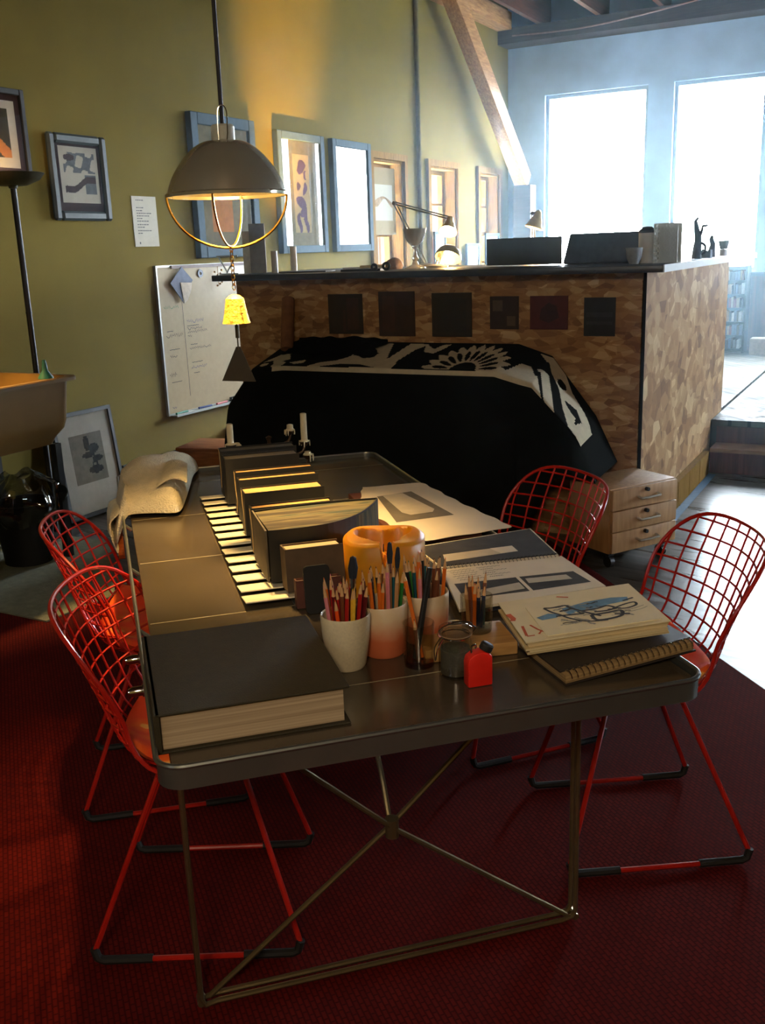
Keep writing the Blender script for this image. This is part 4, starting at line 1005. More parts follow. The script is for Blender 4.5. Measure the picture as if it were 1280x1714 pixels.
low = [bm.verts.new(v.co - Vector((0, 0, .003))) for v in rings[-1]]
for i in range(len(OUTS)): bm.faces.new((rings[-1][i], low[i], low[(i + 1) % len(OUTS)], rings[-1][(i + 1) % len(OUTS)]))
# a turned back flap on top
def flap(a, b_):
    x = -.345 + .085 * a + .02 * b_; y = .50 + .20 * b_ - .05 * a
    return Vector((x, y, .066 + .028 * math.sin(math.pi * a * .8) + .012 * b_))
grid(bm, 14, 16, flap, thick=.004)
# a strip hanging over the table side
def hang(a, b_):
    k = b_
    x = -.425 - .055 * min(1, k * 3) - .012 * math.sin(5 * a + 4 * k) * k; y = .46 + .17 * a + .02 * k * math.sin(7 * a)
    z = .022 - .145 * max(0, k - .12) ** .9 * (1 - .45 * a)
    return Vector((x, y, z))
grid(bm, 16, 16, hang, thick=.004)
tsolo('cream_towel', 'crumpled cream towel heaped over the far left table corner', 'towel', bm, m_towel, 0, 0, TZ + .013, angle=70)
bm = B(); P = [tuple(p) for p in rrect(-.028, .028, -.075, .04, .026, 8)]
prism(bm, P, -.009, .009, mat=Matrix.Rotation(R(90), 4, 'Y') @ Matrix.Rotation(R(90), 4, 'Z')); 
patch(bm, [(-.0093, y * .0 + yy, zz) for yy, zz in arc(0, -.045, .008, 180, 360, 6) + arc(0, -.02, .008, 0, 180, 6) for y in (0,)], 1)
tsolo('wooden_paddle', 'orange brown wooden paddle with a slot hanging below the cream towel', 'paddle', bm, [wood('orange_wood', (140, 70, 28), (176, 96, 44), 8, (4, 4, 20)), m_rub], -.4595, .52, .665)

# ------------------------------------------------------------------ candelabrum at the far end
m_bronze = M('tarnished_bronze', (96, 76, 58), 0.4, metal=0.7, var=0.2, vscale=30)
m_wax2 = M('ivory_wax', (226, 212, 176), 0.5, var=0.04)
CAN = [(-.072, 0.10, 0.072), (.176, .092, 0.098), (.138, .125, .022), (-.046, .085, .012), (.180, .050, .014)]   # u, cup height above table, candle length
t = tthing('candelabrum', 'dark bronze branched candle holder caked with wax at the far table end', 'candle holder', .06, .945)
bm = B(); lathe(bm, [(0, .0005), (.055, .0005), (.058, .006), (.03, .014), (.012, .022), (0, .022)], 28); build('base', bm, m_bronze, t)
bm = B(); lathe(bm, [(0, .0222), (.009, .022), (.008, .05), (.014, .062), (.008, .075), (.006, .10), (.011, .112), (0, .118)], 20); build('stem', bm, m_bronze, t)
LABC = ['ivory candle stump on the leftmost candelabrum arm', 'tall ivory candle on the right candelabrum arm', 'short burnt candle stub on the inner right candelabrum cup', 'melted candle stub low on the candelabrum left side', 'melted candle stub lowest on the candelabrum right side']
for i, (u, hz, ln) in enumerate(CAN):
    x = u - .06; y = (-.02, -.03, .02, .03, -.055)[i]
    bm = B(); tube(bm, smooth([(0, 0, .055 + .01 * i), (x * .5, y * .6, hz - .045), (x * .9, y, hz - .035), (x, y, hz - .012)], 6), .0045, 8); ar = build('arm', bm, m_bronze, t)
    bm = B(); lathe(bm, [(0, hz - .014), (.006, hz - .014), (.017, hz - .004), (.018, hz), (.0105, hz - .002), (.0100, hz + .0), (0, hz)], 20, mat=Matrix.Translation((x, y, 0))); build('drip_cup', bm, m_bronze, ar)
    bm = B(); rr = random.Random(i)
    prof = [(0, 0.0006), (.011, 0.0006), (.0112, ln * .5), (.0108, ln - .002), (.007, ln), (0, ln - .001)]
    lathe(bm, prof, 16)
    for v in bm.verts: v.co.x += rr.uniform(-.0006, .0006); v.co.y += rr.uniform(-.0006, .0006)
    lathe(bm, [(.0113, .0008), (.016, .0008), (.0165, .0035), (.0113, .007)], 14, closed=True)
    for k in range(6):
        a = rr.uniform(0, 6.28); dl = rr.uniform(.010, .024); tube(bm, [(.0172 * math.cos(a), .0172 * math.sin(a), .004), (.0185 * math.cos(a), .0185 * math.sin(a), -.004), (.0188 * math.cos(a), .0188 * math.sin(a), -dl)], .002, 6, radii=[.0022, .002, .0012])
    tsolo('candle', LABC[i], 'candle', bm, m_wax2, .06 + x, .945 + y, TZ + hz, group=None)

# ------------------------------------------------------------------ pendant lamp and bell chime
PX, PY, PZ = -1.398, 1.886, 1.565     # centre of the shade rim
m_shade = M('polished_aluminium', (196, 192, 172), 0.22, metal=.68, var=0.04, vscale=6)
m_brass = M('warm_brass', (214, 170, 84), 0.25, metal=1.0, var=0.03)
m_bulb = M('warm_bulb', (255, 230, 180), 0.5, var=0, emit=(255, 190, 90), es=30)
t = thing('pendant_lamp', 'polished metal dome pendant lamp with wire hoop guard above the table', 'lamp', (PX, PY, PZ))
r = 0.134
prof = [(p.x, p.y) for p in smooth([(r, 0, 0), (r * .945, .022, 0), (r * .865, .044, 0), (r * .76, .064, 0), (r * .64, .083, 0), (r * .50, .099, 0), (r * .36, .109, 0), (r * .24, .112, 0)], 3)]
bm = B(); lathe(bm, prof + [(.030, .1115)] + [(x - .0022, z - .001) for x, z in prof[::-1]], 64, closed=True); build('shade', bm, m_shade, t, angle=60)
bm = B(); lathe(bm, [(r - .003, -.006), (r + .004, -.006), (r + .0045, 0), (r + .0005, .003), (r - .003, .001)], 64, closed=True); build('rim', bm, m_shade, t)
bm = B(); lathe(bm, [(0, .108), (.031, .108), (.031, .112), (.026, .114), (.026, .142), (.023, .146), (0, .147)], 28); build('socket_cap', bm, M('pale_grey_plastic', (170, 168, 150), 0.5, var=.03), t)
bm = B(); tube(bm, [(0, 0, .147), (0, 0, CEIL - PZ)], .0048, 8); build('cord', bm, m_rub, t)
vd = Vector((-PX, -PY, 0)).normalized(); sd = Vector((vd.y, -vd.x, 0))   # toward the camera side, and sideways
bm = B(); tube(bm, [vd * .030 + sd * x + Vector((0, 0, z)) for x, z in [(-.006, .100), (-.010, .125), (-.011, .160)] + [(-.001 + .010 * math.cos(R(a)), .165 + .018 * math.sin(R(a))) for a in range(180, -1, -20)] + [(.010, .15), (.010, .112)]], .0014, 6); build('hanger_loop', bm, m_chrome, t)
bm = B()
sd2 = (sd + vd * .12).normalized()
tube(bm, [sd2 * ((r + .002) * math.cos(R(a))) + Vector((0, 0, .118 * math.sin(R(a)))) for a in range(180, 361, 6)], .0028, 8)
build('hoop', bm, m_brass, t)
bm = B(); v2 = (vd * .97 + sd * .26).normalized()
tube(bm, [v2 * ((r - .012) * math.cos(R(a))) + Vector((0, 0, .115 * math.sin(R(a)))) for a in range(180, 361, 6)], .0026, 8)
build('hoop', bm, m_brass, t)
bm = B(); lathe(bm, [(0, .022), (.018, .026), (.029, .045), (.028, .062), (.016, .085), (.013, .107), (0, .107)], 24); build('bulb', bm, m_bulb, t)
light('pendant_light', 'POINT', (PX, PY, PZ + .030), 2.5, WARM, 0.03)
light('pendant_reflector', 'SPOT', (PX, PY, PZ + .018), 130, WARM, 0.03, spot_size=R(76), spot_blend=1.0)

t = thing('bell_chime', 'yellow cast bell on a chain with dark triangular sail hanging from the pendant', 'wind chime', (PX, PY, PZ))
bm = B(); z = -.121
for k in range(9):
    cz = z - .0105 * k; a = k * 90
    tube(bm, [(.0045 * math.cos(R(q)) * math.cos(R(a)), .0045 * math.cos(R(q)) * math.sin(R(a)), cz + .0075 * math.sin(R(q))) for q in range(0, 360, 36)], .0012, 5, closed=True)
build('chain', bm, m_brass, t)
m_bell = M('yellow_cast_bell', (236, 190, 70), 0.6, var=0.12, vscale=60, bump=.3, bscale=120)
bm = B(); zb = -.222
lathe(bm, [(.004, zb), (.012, zb - .002), (.021, zb - .010), (.0225, zb - .018), (.027, zb - .045), (.0325, zb - .066), (.0295, zb - .066), (.024, zb - .045), (.019, zb - .018), (.010, zb - .006), (.004, zb - .005)], 32, closed=True)
for dz in (-.028, -.044):
    box(bm, -.004, .004, -.001, .001, zb + dz, zb + dz + .003, mat=Matrix.Translation(vd * .024 - sd * .014))
build('bell', bm, m_bell, t)
bm = B(); tube(bm, [(0, 0, zb - .004), (0, 0, zb - .128)], .002, 6); box(bm, -.004, .004, -.002, .002, zb - .10, zb - .07); build('clapper_rod', bm, M('dark_verdigris', (74, 66, 44), 0.6, metal=.4), t)
bm = B(); th = math.atan2(sd.y, sd.x)
prism(bm, [(-.005, 0), (.005, 0), (.043, -.078), (-.036, -.084)], -.0012, .0012, mat=Matrix.Translation((0, 0, zb - .120)) @ Matrix.Rotation(th, 4, 'Z') @ Matrix.Rotation(R(90), 4, 'X')); build('sail', bm, M('dark_bronze_sail', (44, 38, 22), 0.7), t)

# ------------------------------------------------------------------ left wall: pictures, whiteboard, paper
m_bluefr = M('grey_blue_frame', (88, 104, 116), 0.8, spec=.12, var=0.06)
m_picglass = glass_mat('picture_glass', (250, 250, 250), 1.0)
def wall_picture(label, y0, y1, z0, z1, fw, depth, mf_, art, mats, glaze=True, cat='picture', bevel=0.004):
    t = thing('framed_picture', label, cat, (WX + .002, y0, z0)); w, h = y1 - y0, z1 - z0
    bm = B()
    for a0, a1, h0, h1 in ((0, fw, 0, h), (w - fw, w, 0, h), (fw, w - fw, 0, fw), (fw, w - fw, h - fw, h)): box(bm, 0, depth, a0, a1, h0, h1)
    bev(bm, bevel, 1); build('frame', bm, mf_, t)
    bm = B(); grid(bm, 60, 80, lambda a, b_: Vector((depth * .45, fw + (w - 2 * fw) * a, fw + (h - 2 * fw) * b_)), art, thick=.004); build('print', bm, mats, t)
    if glaze:
        bm = B(); box(bm, depth * .68, depth * .68 + .002, fw, w - fw, fw, h - fw); build('glass', bm, m_picglass, t)
    return t
m_tan = M('tan_art_paper', (196, 168, 116), 0.9, var=.05); m_purple = M('purple_ink', (112, 76, 110), 0.9, var=.2); m_olive = M('olive_mount', (140, 128, 96), 0.9)
m_ochre = M('orange_wash', (206, 130, 56), 0.9, var=.1); m_mat = M('ivory_mount', (214, 206, 186), 0.9, var=.03); m_brownm = M('dark_brown_mount', (70, 44, 36), 0.9)
def blobs(x, y, L): return any(((x - a) / rx) ** 2 + ((y - b_) / ry) ** 2 < 1 for a, b_, rx, ry in L)
def nzv(x, y): return .5 + .25 * math.sin(17 * x + 9 * y) + .25 * math.sin(23 * y - 13 * x + 2)
def art1(a, b_):
    if .2 < a < .62 and .10 < b_ < .85: return 1 if b_ > .12 else 0
    return 0
def art2(a, b_):
    if not (.30 < a < .72 and .12 < b_ < .88): return 0
    x = a + .03 * math.sin(30 * b_); 
    return 2 if blobs(x, b_, [(.50, .76, .10, .07), (.40, .57, .05, .04), (.58, .55, .05, .06), (.48, .42, .12, .06), (.52, .33, .08, .06), (.42, .22, .05, .1), (.60, .22, .05, .1), (.62, .68, .03, .05)]) else 1
def art3(a, b_): return 1 if .2 < a < .8 and .15 < b_ < .85 else 0
wall_picture('tall grey blue framed picture with orange art partly behind the pendant lamp', 5.21, 5.90, 1.42, 2.31, .07, .045, m_bluefr, art1, [m_olive, m_ochre])
wall_picture('grey blue framed picture of purple irises on a tan panel', 6.17, 6.81, 1.43, 2.28, .055, .045, m_bluefr, art2, [m_olive, m_tan, m_purple])
wall_picture('grey blue framed picture full of window reflections beside the first small window', 6.93, 7.55, 1.43, 2.28, .055, .045, m_bluefr, art3, [m_mat, m_tan])
m_darkfr = M('dark_slate_frame', (64, 74, 76), 0.5, var=.08)
m_cloud = M('grey_blue_wash', (120, 124, 126), 0.9, var=.15); m_dkred = M('dark_red_wash', (84, 66, 62), 0.9, var=.2)
def art4(a, b_):
    if a < .08 or a > .93 or b_ < .12 or b_ > .96: return 3
    if .16 < a < .86 and .26 < b_ < .88:
        if blobs(a, b_, [(.30, .80, .12, .05)]) or abs(b_ - (.30 + .28 * (a - .16) + .03 * math.sin(12 * a))) < .05: return 2
        if nzv(a * 1.2, b_) > .45 and b_ > .58: return 1
        if a > .62 and b_ < .55: return 1
    return 0
wall_picture('small dark framed misty landscape print on the olive wall', 4.02, 4.455, 1.645, 2.095, .05, .035, m_darkfr, art4, [m_mat, m_cloud, m_dkred, m_brownm], bevel=.012)
def art5(a, b_):
    if a > .93 or b_ < .10 or b_ > .92: return 3
    if a > .83 or b_ < .22 or b_ > .82: return 0
    return 2 if abs((b_ - .22) - (.83 - a) * 1.1) < .10 else 1
wall_picture('dark framed picture with ochre shapes above the floor lamp bowl', 3.35, 3.895, 1.83, 2.28, .03, .03, m_rub, art5, [m_mat, M('dark_green_art', (70, 64, 34), .9, var=.2), m_ochre, m_brownm])
# notice sheet with lines of print
bm = B(); f = WX + .0042
box(bm, WX + .001, WX + .004, 4.65, 4.865, 1.50, 1.79)
txt = M('grey_type', (96, 96, 98), .9)
rr = random.Random(3)
for k, (z, L) in enumerate([(1.765, .05), (1.722, .06), (1.705, .03), (1.69, .13), (1.675, .11), (1.66, .05), (1.645, .09), (1.625, .1), (1.61, .06), (1.59, .12), (1.575, .04)]):
    x = 4.685
    while x < 4.685 + L:
        w = rr.uniform(.008, .02); patch(bm, [(f, x, z), (f, x + w, z), (f, x + w, z + .005), (f, x, z + .005)], 1); x += w + .004
patch(bm, [(f, 4.69, 1.515), (f, 4.70, 1.515), (f, 4.70, 1.527), (f, 4.69, 1.527)], 1)
solo('notice_sheet', 'white sheet of printed paper taped to the olive wall above the whiteboard', 'paper', bm, [M('notice_paper', (206, 200, 184), .9, var=.03), txt])

# whiteboard
m_alu = M('aluminium_trim', (186, 188, 182), .35, metal=.7, var=.03)
t = thing('whiteboard', 'whiteboard with faint handwriting and a marker tray on the left wall', 'whiteboard', (WX + .002, 4.79, .455)); w, h = .97, .93
bm = B(); box(bm, 0, .012, .012, w - .012, .012, h - .012); f = .0123
g = lambda a, b_: (f, a, b_)
mi_k = [M('whiteboard_white', (182, 166, 134), .22, var=.03, spec=.5), M('black_marker_ink', (50, 50, 56), .9), M('blue_marker_ink', (60, 72, 110), .9), M('green_marker_ink', (70, 130, 90), .9)]
stroke(bm, [(.235, .10), (.232, .4), (.228, .78)], .004, g, 1)
rr = random.Random(11)
def scribble(x, z, L, hgt, mi, wd=.0035):
    n = int(L / .007); pts = [(x + L * i / n, z + hgt * (.5 + .5 * math.sin(i * 2.4 + rr.random() * 1.2)) * (rr.random() > .12)) for i in range(n + 1)]
    stroke(bm, pts, wd, g, mi)
for x, z, L, hg, mi in [(.05, .665, .14, .02, 3), (.06, .525, .06, .003, 1), (.05, .488, .16, .022, 1), (.07, .41, .1, .003, 1), (.07, .362, .07, .014, 1), (.05, .24, .07, .03, 1), (.065, .205, .1, .003, 1), (.05, .04, .04, .012, 2),
                        (.26, .565, .17, .022, 2), (.26, .545, .12, .003, 1), (.26, .522, .15, .016, 1), (.26, .500, .2, .018, 1), (.26, .475, .04, .014, 1), (.28, .425, .07, .003, 1), (.27, .395, .22, .016, 1), (.28, .31, .11, .003, 1), (.27, .272, .16, .018, 2), (.29, .24, .06, .004, 1)]: scribble(x, z, L, hg, mi)
build('writing_surface', bm, mi_k, t)
bm = B()
for a0, a1, h0, h1 in ((0, .012, 0, h), (w - .012, w, 0, h), (.012, w - .012, 0, .012), (.012, w - .012, h - .012, h)): box(bm, 0, .018, a0, a1, h0, h1)
build('frame', bm, m_alu, t)
bm = B(); box(bm, .0185, .07, .02, w - .02, -.004, .004); box(bm, .066, .070, .02, w - .02, .0041, .012); build('marker_tray', bm, m_alu, t)
bm = B(); box(bm, .0185, .026, .14, w - .05, h - .022, h - .002); build('hook_rail', bm, M('brown_rail', (92, 64, 50), .6), t)
for k, (col, y, ang) in enumerate([((40, 120, 90), .10, 4), ((40, 60, 130), .34, -6), ((170, 50, 50), .52, 3)]):
    bm = B(); tube(bm, [(0, -.06, 0), (0, .06, 0)], .008, 10); nm = ('green', 'blue', 'red')[k]
    solo('marker', f'{nm} dry erase marker lying in the whiteboard tray', 'marker', bm, M('marker_' + nm, col, .5), (WX + .045, 4.79 + y, .455 + .0128), R(ang))
bm = B(); tube(bm, [(0, -.13, .01), (0, .06, .01)], .006, 8); 
for k in range(9): box(bm, -.010, .010, .0 - .12 + k * .02, .0 - .108 + k * .02, .004, .03)
solo('brush', 'dark bristle brush lying at the far end of the whiteboard tray', 'brush', bm, m_rub, (WX + .045, 4.79 + .74, .455 + .006))
# hanging ornaments
t = thing('paper_bird_kite', 'blue grey paper bird kite hanging on the upper left of the whiteboard', 'kite', (WX + .03, 5.02, 1.372))
m_kite = M('blue_grey_paper', (104, 112, 132), .8, var=.1); m_kite2 = M('pale_kite_paper', (196, 184, 164), .8)
bm = B(); prism(bm, [(0, 0), (.10, -.085), (.085, -.10), (-.12, -.095)], 0, .004, mat=Matrix.Rotation(R(90), 4, 'Z') @ Matrix.Rotation(R(90), 4, 'X')); build('body', bm, m_kite, t)
bm = B(); prism(bm, [(-.12, -.097), (-.02, -.095), (-.01, -.215), (-.005, -.225)], .001, .005, mat=Matrix.Rotation(R(90), 4, 'Z') @ Matrix.Rotation(R(90), 4, 'X')); build('wing', bm, m_kite, t)
bm = B(); prism(bm, [(-.03, -.095), (.085, -.10), (.07, -.15), (.03, -.205), (-.003, -.225)], .006, .009, mat=Matrix.Rotation(R(90), 4, 'Z') @ Matrix.Rotation(R(90), 4, 'X')); build('tail', bm, m_kite2, t, label='pale paper tail')
bm = B(); lathe(bm, [(.010, 0), (.026, 0), (.026, .006), (.010, .006)], 20, closed=True, mat=Matrix.Rotation(R(90), 4, 'Y')); solo('ring_ornament', 'dark blue ring ornament near the top middle of the whiteboard', 'ornament', bm, M('ring_blue', (70, 80, 104), .5), (WX + .016, 5.22, 1.325))
bm = B(); rr = random.Random(2)
for k in range(10): 
    q = Vector((WX + .04 + rr.uniform(-.01, .01), 5.38 + rr.uniform(-.03, .03), 1.34 - .011 * k)); bmesh.ops.create_icosphere(bm, subdivisions=1, radius=.008, matrix=Matrix.Translation(q))
tube(bm, [(WX + .04, 5.38, 1.365), (WX + .04, 5.38, 1.24)], .002, 5)
solo('bead_string', 'string of small golden beads hanging at the right part of the whiteboard', 'beads', bm, m_brass)

# ------------------------------------------------------------------ floor lamp, sink, bin and what leans on the wall
m_blk = M('black_lacquer', (18, 19, 15), .55, var=.05)
t = thing('torchiere_lamp', 'black floor lamp with shallow upturned bowl behind the sink', 'lamp', (-3.98, 3.625, 0))
bm = B(); lathe(bm, [(0, .001), (.13, .001), (.13, .014), (.03, .03), (0, .03)], 32); build('base', bm, m_blk, t)
bm = B(); tube(bm, [(0, 0, .0305), (0, 0, 1.785)], .0145, 14); lathe(bm, [(.0148, 1.18), (.0162, 1.18), (.0162, 1.19), (.0148, 1.19)], 14, closed=True); build('pole', bm, m_blk, t)
bm = B(); lathe(bm, [(0, 1.786), (.02, 1.786), (.024, 1.80), (.07, 1.80), (.13, 1.825), (.155, 1.855), (.152, 1.857), (.12, 1.832), (.06, 1.812), (0, 1.812)], 40); build('bowl', bm, M('dark_green_bowl', (44, 44, 30), .4), t)
bm = B(); tube(bm, [(-.04, 0, 1.826), (.04, 0, 1.826)], .006, 8); build('bulb', bm, m_bulb, t)
light('torchiere_light', 'POINT', (-3.98, 3.625, 1.858), 2.0, WARM, .04)

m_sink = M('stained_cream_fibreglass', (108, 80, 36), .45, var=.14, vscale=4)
t = thing('utility_sink', 'deep stained cream utility sink against the olive wall', 'sink', (WX + .02, 3.45, 0))
# local: x out of the wall 0..0.62, y from 0 (far end) to -1.2 (toward the camera), z
bm = B()
def ring(z, ins, w, l): return rrect(ins, w - ins, -l + ins, -ins, .04, 5)
secs = [(.62, .085), (.66, .055), (.70, .045), (.885, .03), (.885, .0), (.90, .0), (.905, .004), (.905, .034), (.885, .042), (.70, .055), (.66, .10), (.655, .2)]
prev = None; wS, lS = .625, 1.15
for z, ins in [(.585, .10)] + secs:
    cur = [bm.verts.new((x, y, z)) for x, y in ring(z, ins, wS, lS)]
    if prev:
        for k in range(len(cur)): bm.faces.new((prev[k], prev[(k + 1) % len(cur)], cur[(k + 1) % len(cur)], cur[k]))
    else: bm.faces.new(cur[::-1])
    prev = cur
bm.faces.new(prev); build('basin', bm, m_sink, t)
for x, y in ((.09, -.10), (.52, -.10), (.09, -1.05), (.52, -1.05)):
    bm = B(); box(bm, x - .018, x + .018, y - .018, y + .018, .0165, .584); build('leg', bm, m_blk, t)
bm = B(); tube(bm, [(.02, -.55, 1.00), (.12, -.55, 1.02), (.17, -.55, 1.0), (.18, -.55, .96)], .012, 10); tube(bm, [(.012, -.66, 1.0), (.012, -.44, 1.0)], .016, 10); build('tap', bm, m_chrome, t)
light('sink_lamp_light', 'SPOT', (WX + .30, 2.96, 1.60), 170.0, WARM, .03, spot_size=R(76), spot_blend=.5)
tl = thing('sink_task_lamp', 'small cone wall lamp above the near part of the sink', 'lamp', (WX + .002, 2.96, 1.62))
bm = B(); lathe(bm, [(0, 0), (.05, 0), (.05, .012), (0, .012)], 20, mat=Matrix.Rotation(R(90), 4, 'Y')); tube(bm, [(.012, 0, 0), (.18, 0, .05), (.30, 0, .04)], .007, 8); build('bracket', bm, m_blk, tl)
bm = B(); lathe(bm, [(.02, .03), (.075, -.06), (.073, -.06), (.018, .028)], 24, closed=True, mat=Matrix.Translation((.30, 0, .01))); build('shade', bm, m_blk, tl)
bm = B(); lathe(bm, [(0, .02), (.014, .015), (.02, -.015), (.012, -.03), (0, -.034)], 14, mat=Matrix.Translation((.30, 0, .01))); build('bulb', bm, m_bulb, tl)
bm = B(); lathe(bm, [(0, 0), (.036, 0), (.034, .008), (.014, .035), (.011, .07), (.008, .085), (0, .086)], 20)
solo('green_funnel', 'dark green plastic funnel standing on the rim of the sink', 'funnel', bm, M('green_plastic', (28, 92, 70), .5), (-3.565, 3.30, .9055))
bm = B(); tube(bm, [(0, 0, 0), (0, 0, .28)], .055, 28); 
t = thing('paper_roll', 'kitchen paper roll standing in a holder on the wall by the floor lamp', 'paper roll', (-4.06, 3.36, 1.11)); build('roll', bm, M('tan_lit_paper', (206, 178, 126), .9, var=.04), t)
bm = B(); box(bm, -.085, -.07, -.03, .03, -.02, .31); box(bm, -.0699, .02, -.012, .012, .2805, .292); box(bm, -.0699, .02, -.012, .012, -.012, -.001); build('holder', bm, M('red_brown_holder', (120, 70, 44), .6), t)

# bin with a clear bag
t = thing('waste_bin', 'black waste bin with a clear plastic bag puffed over its rim under the sink', 'bin', (-3.74, 3.22, .0165))
bm = B(); lathe(bm, [(0, 0), (.115, 0), (.14, .29), (.145, .30), (.137, .30), (.112, .008), (0, .008)], 36); build('bucket', bm, M('black_bin', (16, 16, 15), .6), t)
bm = B(); rr = random.Random(9)
def bag(a, b_):
    th = a * 2 * math.pi; k = b_
    rad = .148 + .050 * math.sin(math.pi * min(1, k * 1.15)) + .016 * math.sin(5 * th + 6 * k) + .009 * math.sin(13 * th - 4 * k)
    if k > .8: rad *= 1 - (k - .8) * 2.4
    return Vector((rad * math.cos(th), rad * math.sin(th), .20 + .235 * k + .016 * math.sin(4 * th) * k))
grid(bm, 72, 22, bag); bmesh.ops.remove_doubles(bm, verts=bm.verts, dist=.0005)
build('plastic_bag', bm, glass_mat('clear_plastic', (206, 206, 200), 4.0), t, angle=25)
bm = B(); box(bm, -.15, .15, -.15, .15, .0003, .52); bev(bm, .006)
t = thing('dark_cabinet', 'low black cabinet at the left edge below the sink', 'cabinet', (-3.72, 2.72, .0165)); build('body', bm, M('black_cabinet', (24, 24, 20), .6), t)
bm = B(); box(bm, .1505, .158, -.14, .14, .02, .50); bev(bm, .003); d = build('door', bm, M('black_cabinet_door', (30, 30, 25), .5), t)
bm = B(); tube(bm, [(.1585, .10, .30), (.172, .10, .31), (.172, .10, .39), (.1585, .10, .40)], .004, 6); build('handle', bm, m_alu, d)
bm = B(); tube(bm, [(-.06, 0, .016), (.06, 0, .016)], .016, 12); solo('fabric_roll', 'small rolled dark violet cloth on top of the low black cabinet', 'cloth', bm, M('violet_cloth', (60, 46, 62), .9), (-3.66, 2.76, .5372), R(70))

def leaning(label, y0, y1, h, fw, lean, xoff, mf_, art, mats, zb=.0165):
    t = thing('framed_picture', label, 'picture', (WX + xoff, y0, zb)); w = y1 - y0
    t.rotation_euler = (0, -R(lean), 0)
    bm = B()
    for a0, a1, h0, h1 in ((0, fw, 0, h), (w - fw, w, 0, h), (fw, w - fw, 0, fw), (fw, w - fw, h - fw, h)): box(bm, 0, .022, a0, a1, h0, h1)
    build('frame', bm, mf_, t)
    bm = B(); grid(bm, 60, 80, lambda a, b_: Vector((.012, fw + (w - 2 * fw) * a, fw + (h - 2 * fw) * b_)), art, thick=.004); build('print', bm, mats, t)
    bm = B(); box(bm, .0145, .0165, fw, w - fw, fw, h - fw); build('glass', bm, m_picglass, t)
    return t
m_fog = M('grey_etching', (132, 124, 108), .9, var=.1); m_dk = M('dark_etching', (52, 52, 50), .9, var=.3)
def art6(a, b_):
    if .20 < a < .80 and .30 < b_ < .80:
        if blobs(a, b_, [(.50, .70, .05, .08), (.62, .64, .09, .05), (.50, .58, .12, .03), (.60, .42, .14, .04), (.66, .53, .1, .03)]) or (abs(a - .60) < .05 and .4 < b_ < .6 and nzv(a * 3, b_ * 3) > .4): return 2
        return 1
    return 0
leaning('black framed dark flower etching with wide white mount leaning by the bin', 3.80, 4.26, .60, .022, 6.5, .085, m_blk, art6, [M('white_mount', (196, 188, 170), .9, var=.03), m_fog, m_dk])
leaning('wide black frame lying low against the wall behind the cream towel', 4.31, 5.02, .24, .022, 12, .075, m_blk, lambda a, b_: 0, [m_brownm, m_fog], zb=.0005)
bm = B(); box(bm, -.30, .30, -.16, .16, .0005, .245); box(bm, -.31, .31, -.17, .17, .2455, .265); bev(bm, .004)
solo('wooden_crate', 'low orange brown wooden box on the floor beneath the whiteboard', 'crate', bm, wood('orange_box_wood', (126, 74, 34), (160, 100, 52), 4, (2, 14, 14), .85, .1), (-3.80, 4.98, 0), R(12))

# ------------------------------------------------------------------ things on the counter
CZ = 1.3265
t = thing('picture_stand', 'upright grey brown board standing at the left end of the counter', 'board', (-3.42, 4.80, CZ), R(28))
bm = B(); box(bm, -.005, .085, -.008, .008, .0003, .275); build('board', bm, M('grey_brown_board', (112, 100, 82), .7), t)
bm = B(); box(bm, -.045, -.0055, -.006, .010, .0003, .235); build('pale_edge', bm, M('pale_board', (176, 164, 136), .7), t)
bm = B(); tube(bm, [(-.10, 0, .10), (.02, 0, .10)], .004, 6); tube(bm, [(-.09, 0, .10), (-.04, 0, .004)], .004, 6); tube(bm, [(.01, 0, .10), (-.05, 0, .004)], .004, 6); tube(bm, [(-.09, 0, .004), (.02, 0, .004)], .004, 6)
solo('metal_easel', 'small bent metal stand at the far left end of the counter', 'stand', bm, m_alu, (-3.38, 4.58, CZ + .0005), R(20))
bm = B(); lathe(bm, [(0, .0005), (.018, .0005), (.018, .12), (.0155, .12), (.0155, .004), (0, .004)], 24); solo('glass_tube', 'empty frosted tube vase beside the upright board on the counter', 'vase', bm, M('frosted_glass', (196, 190, 172), .4, var=.02), (-3.22, 4.74, CZ))
bm = B(); tube(bm, [(0, 0, .03), (0, 0, .17)], .0185, 20)
solo('candle', 'white pillar candle standing on the counter below the iris picture', 'candle', bm, M('white_wax', (226, 220, 204), .5, var=.02, ), (-3.13, 4.80, CZ - .0287))
bm = B(); box(bm, -.14, .14, -.07, .07, .0004, .008); bev(bm, .001, 1); solo('drawing_pad', 'dark thin pad lying flat at the left part of the counter', 'pad', bm, M('dark_pad', (70, 62, 52), .7), (-2.98, 4.70, CZ), R(8))
bm = B(); box(bm, -.09, .09, -.05, .05, .0004, .018); solo('paper_stack', 'low stack of white papers on the counter below the window reflections', 'papers', bm, M('white_papers', (210, 204, 190), .9), (-2.73, 4.86, CZ), R(-6))
bm = B(); box(bm, -.11, .11, -.06, .06, .0004, .012); solo('dark_folder', 'black folder lying on the counter beside the white paper stack', 'folder', bm, m_blackcov, (-2.60, 4.66, CZ), R(10))
bm = B(); tube(bm, [(-.07, 0, 0), (.07, 0, .004)], .008, 12); solo('paper_scroll', 'small cream paper scroll lying on the black folder', 'scroll', bm, M('scroll_paper', (220, 200, 160), .8), (-2.57, 4.70, CZ + .0206), R(6))
bm = B(); tube(bm, [(.016 * math.cos(a), 0, .016 * math.sin(a)) for a in [i * math.pi / 10 for i in range(20)]], .007, 8, closed=True); solo('tape_ring', 'black tape ring standing on edge next to the paper scroll', 'tape', bm, m_rub, (-2.445, 4.62, CZ + .0235), R(25))
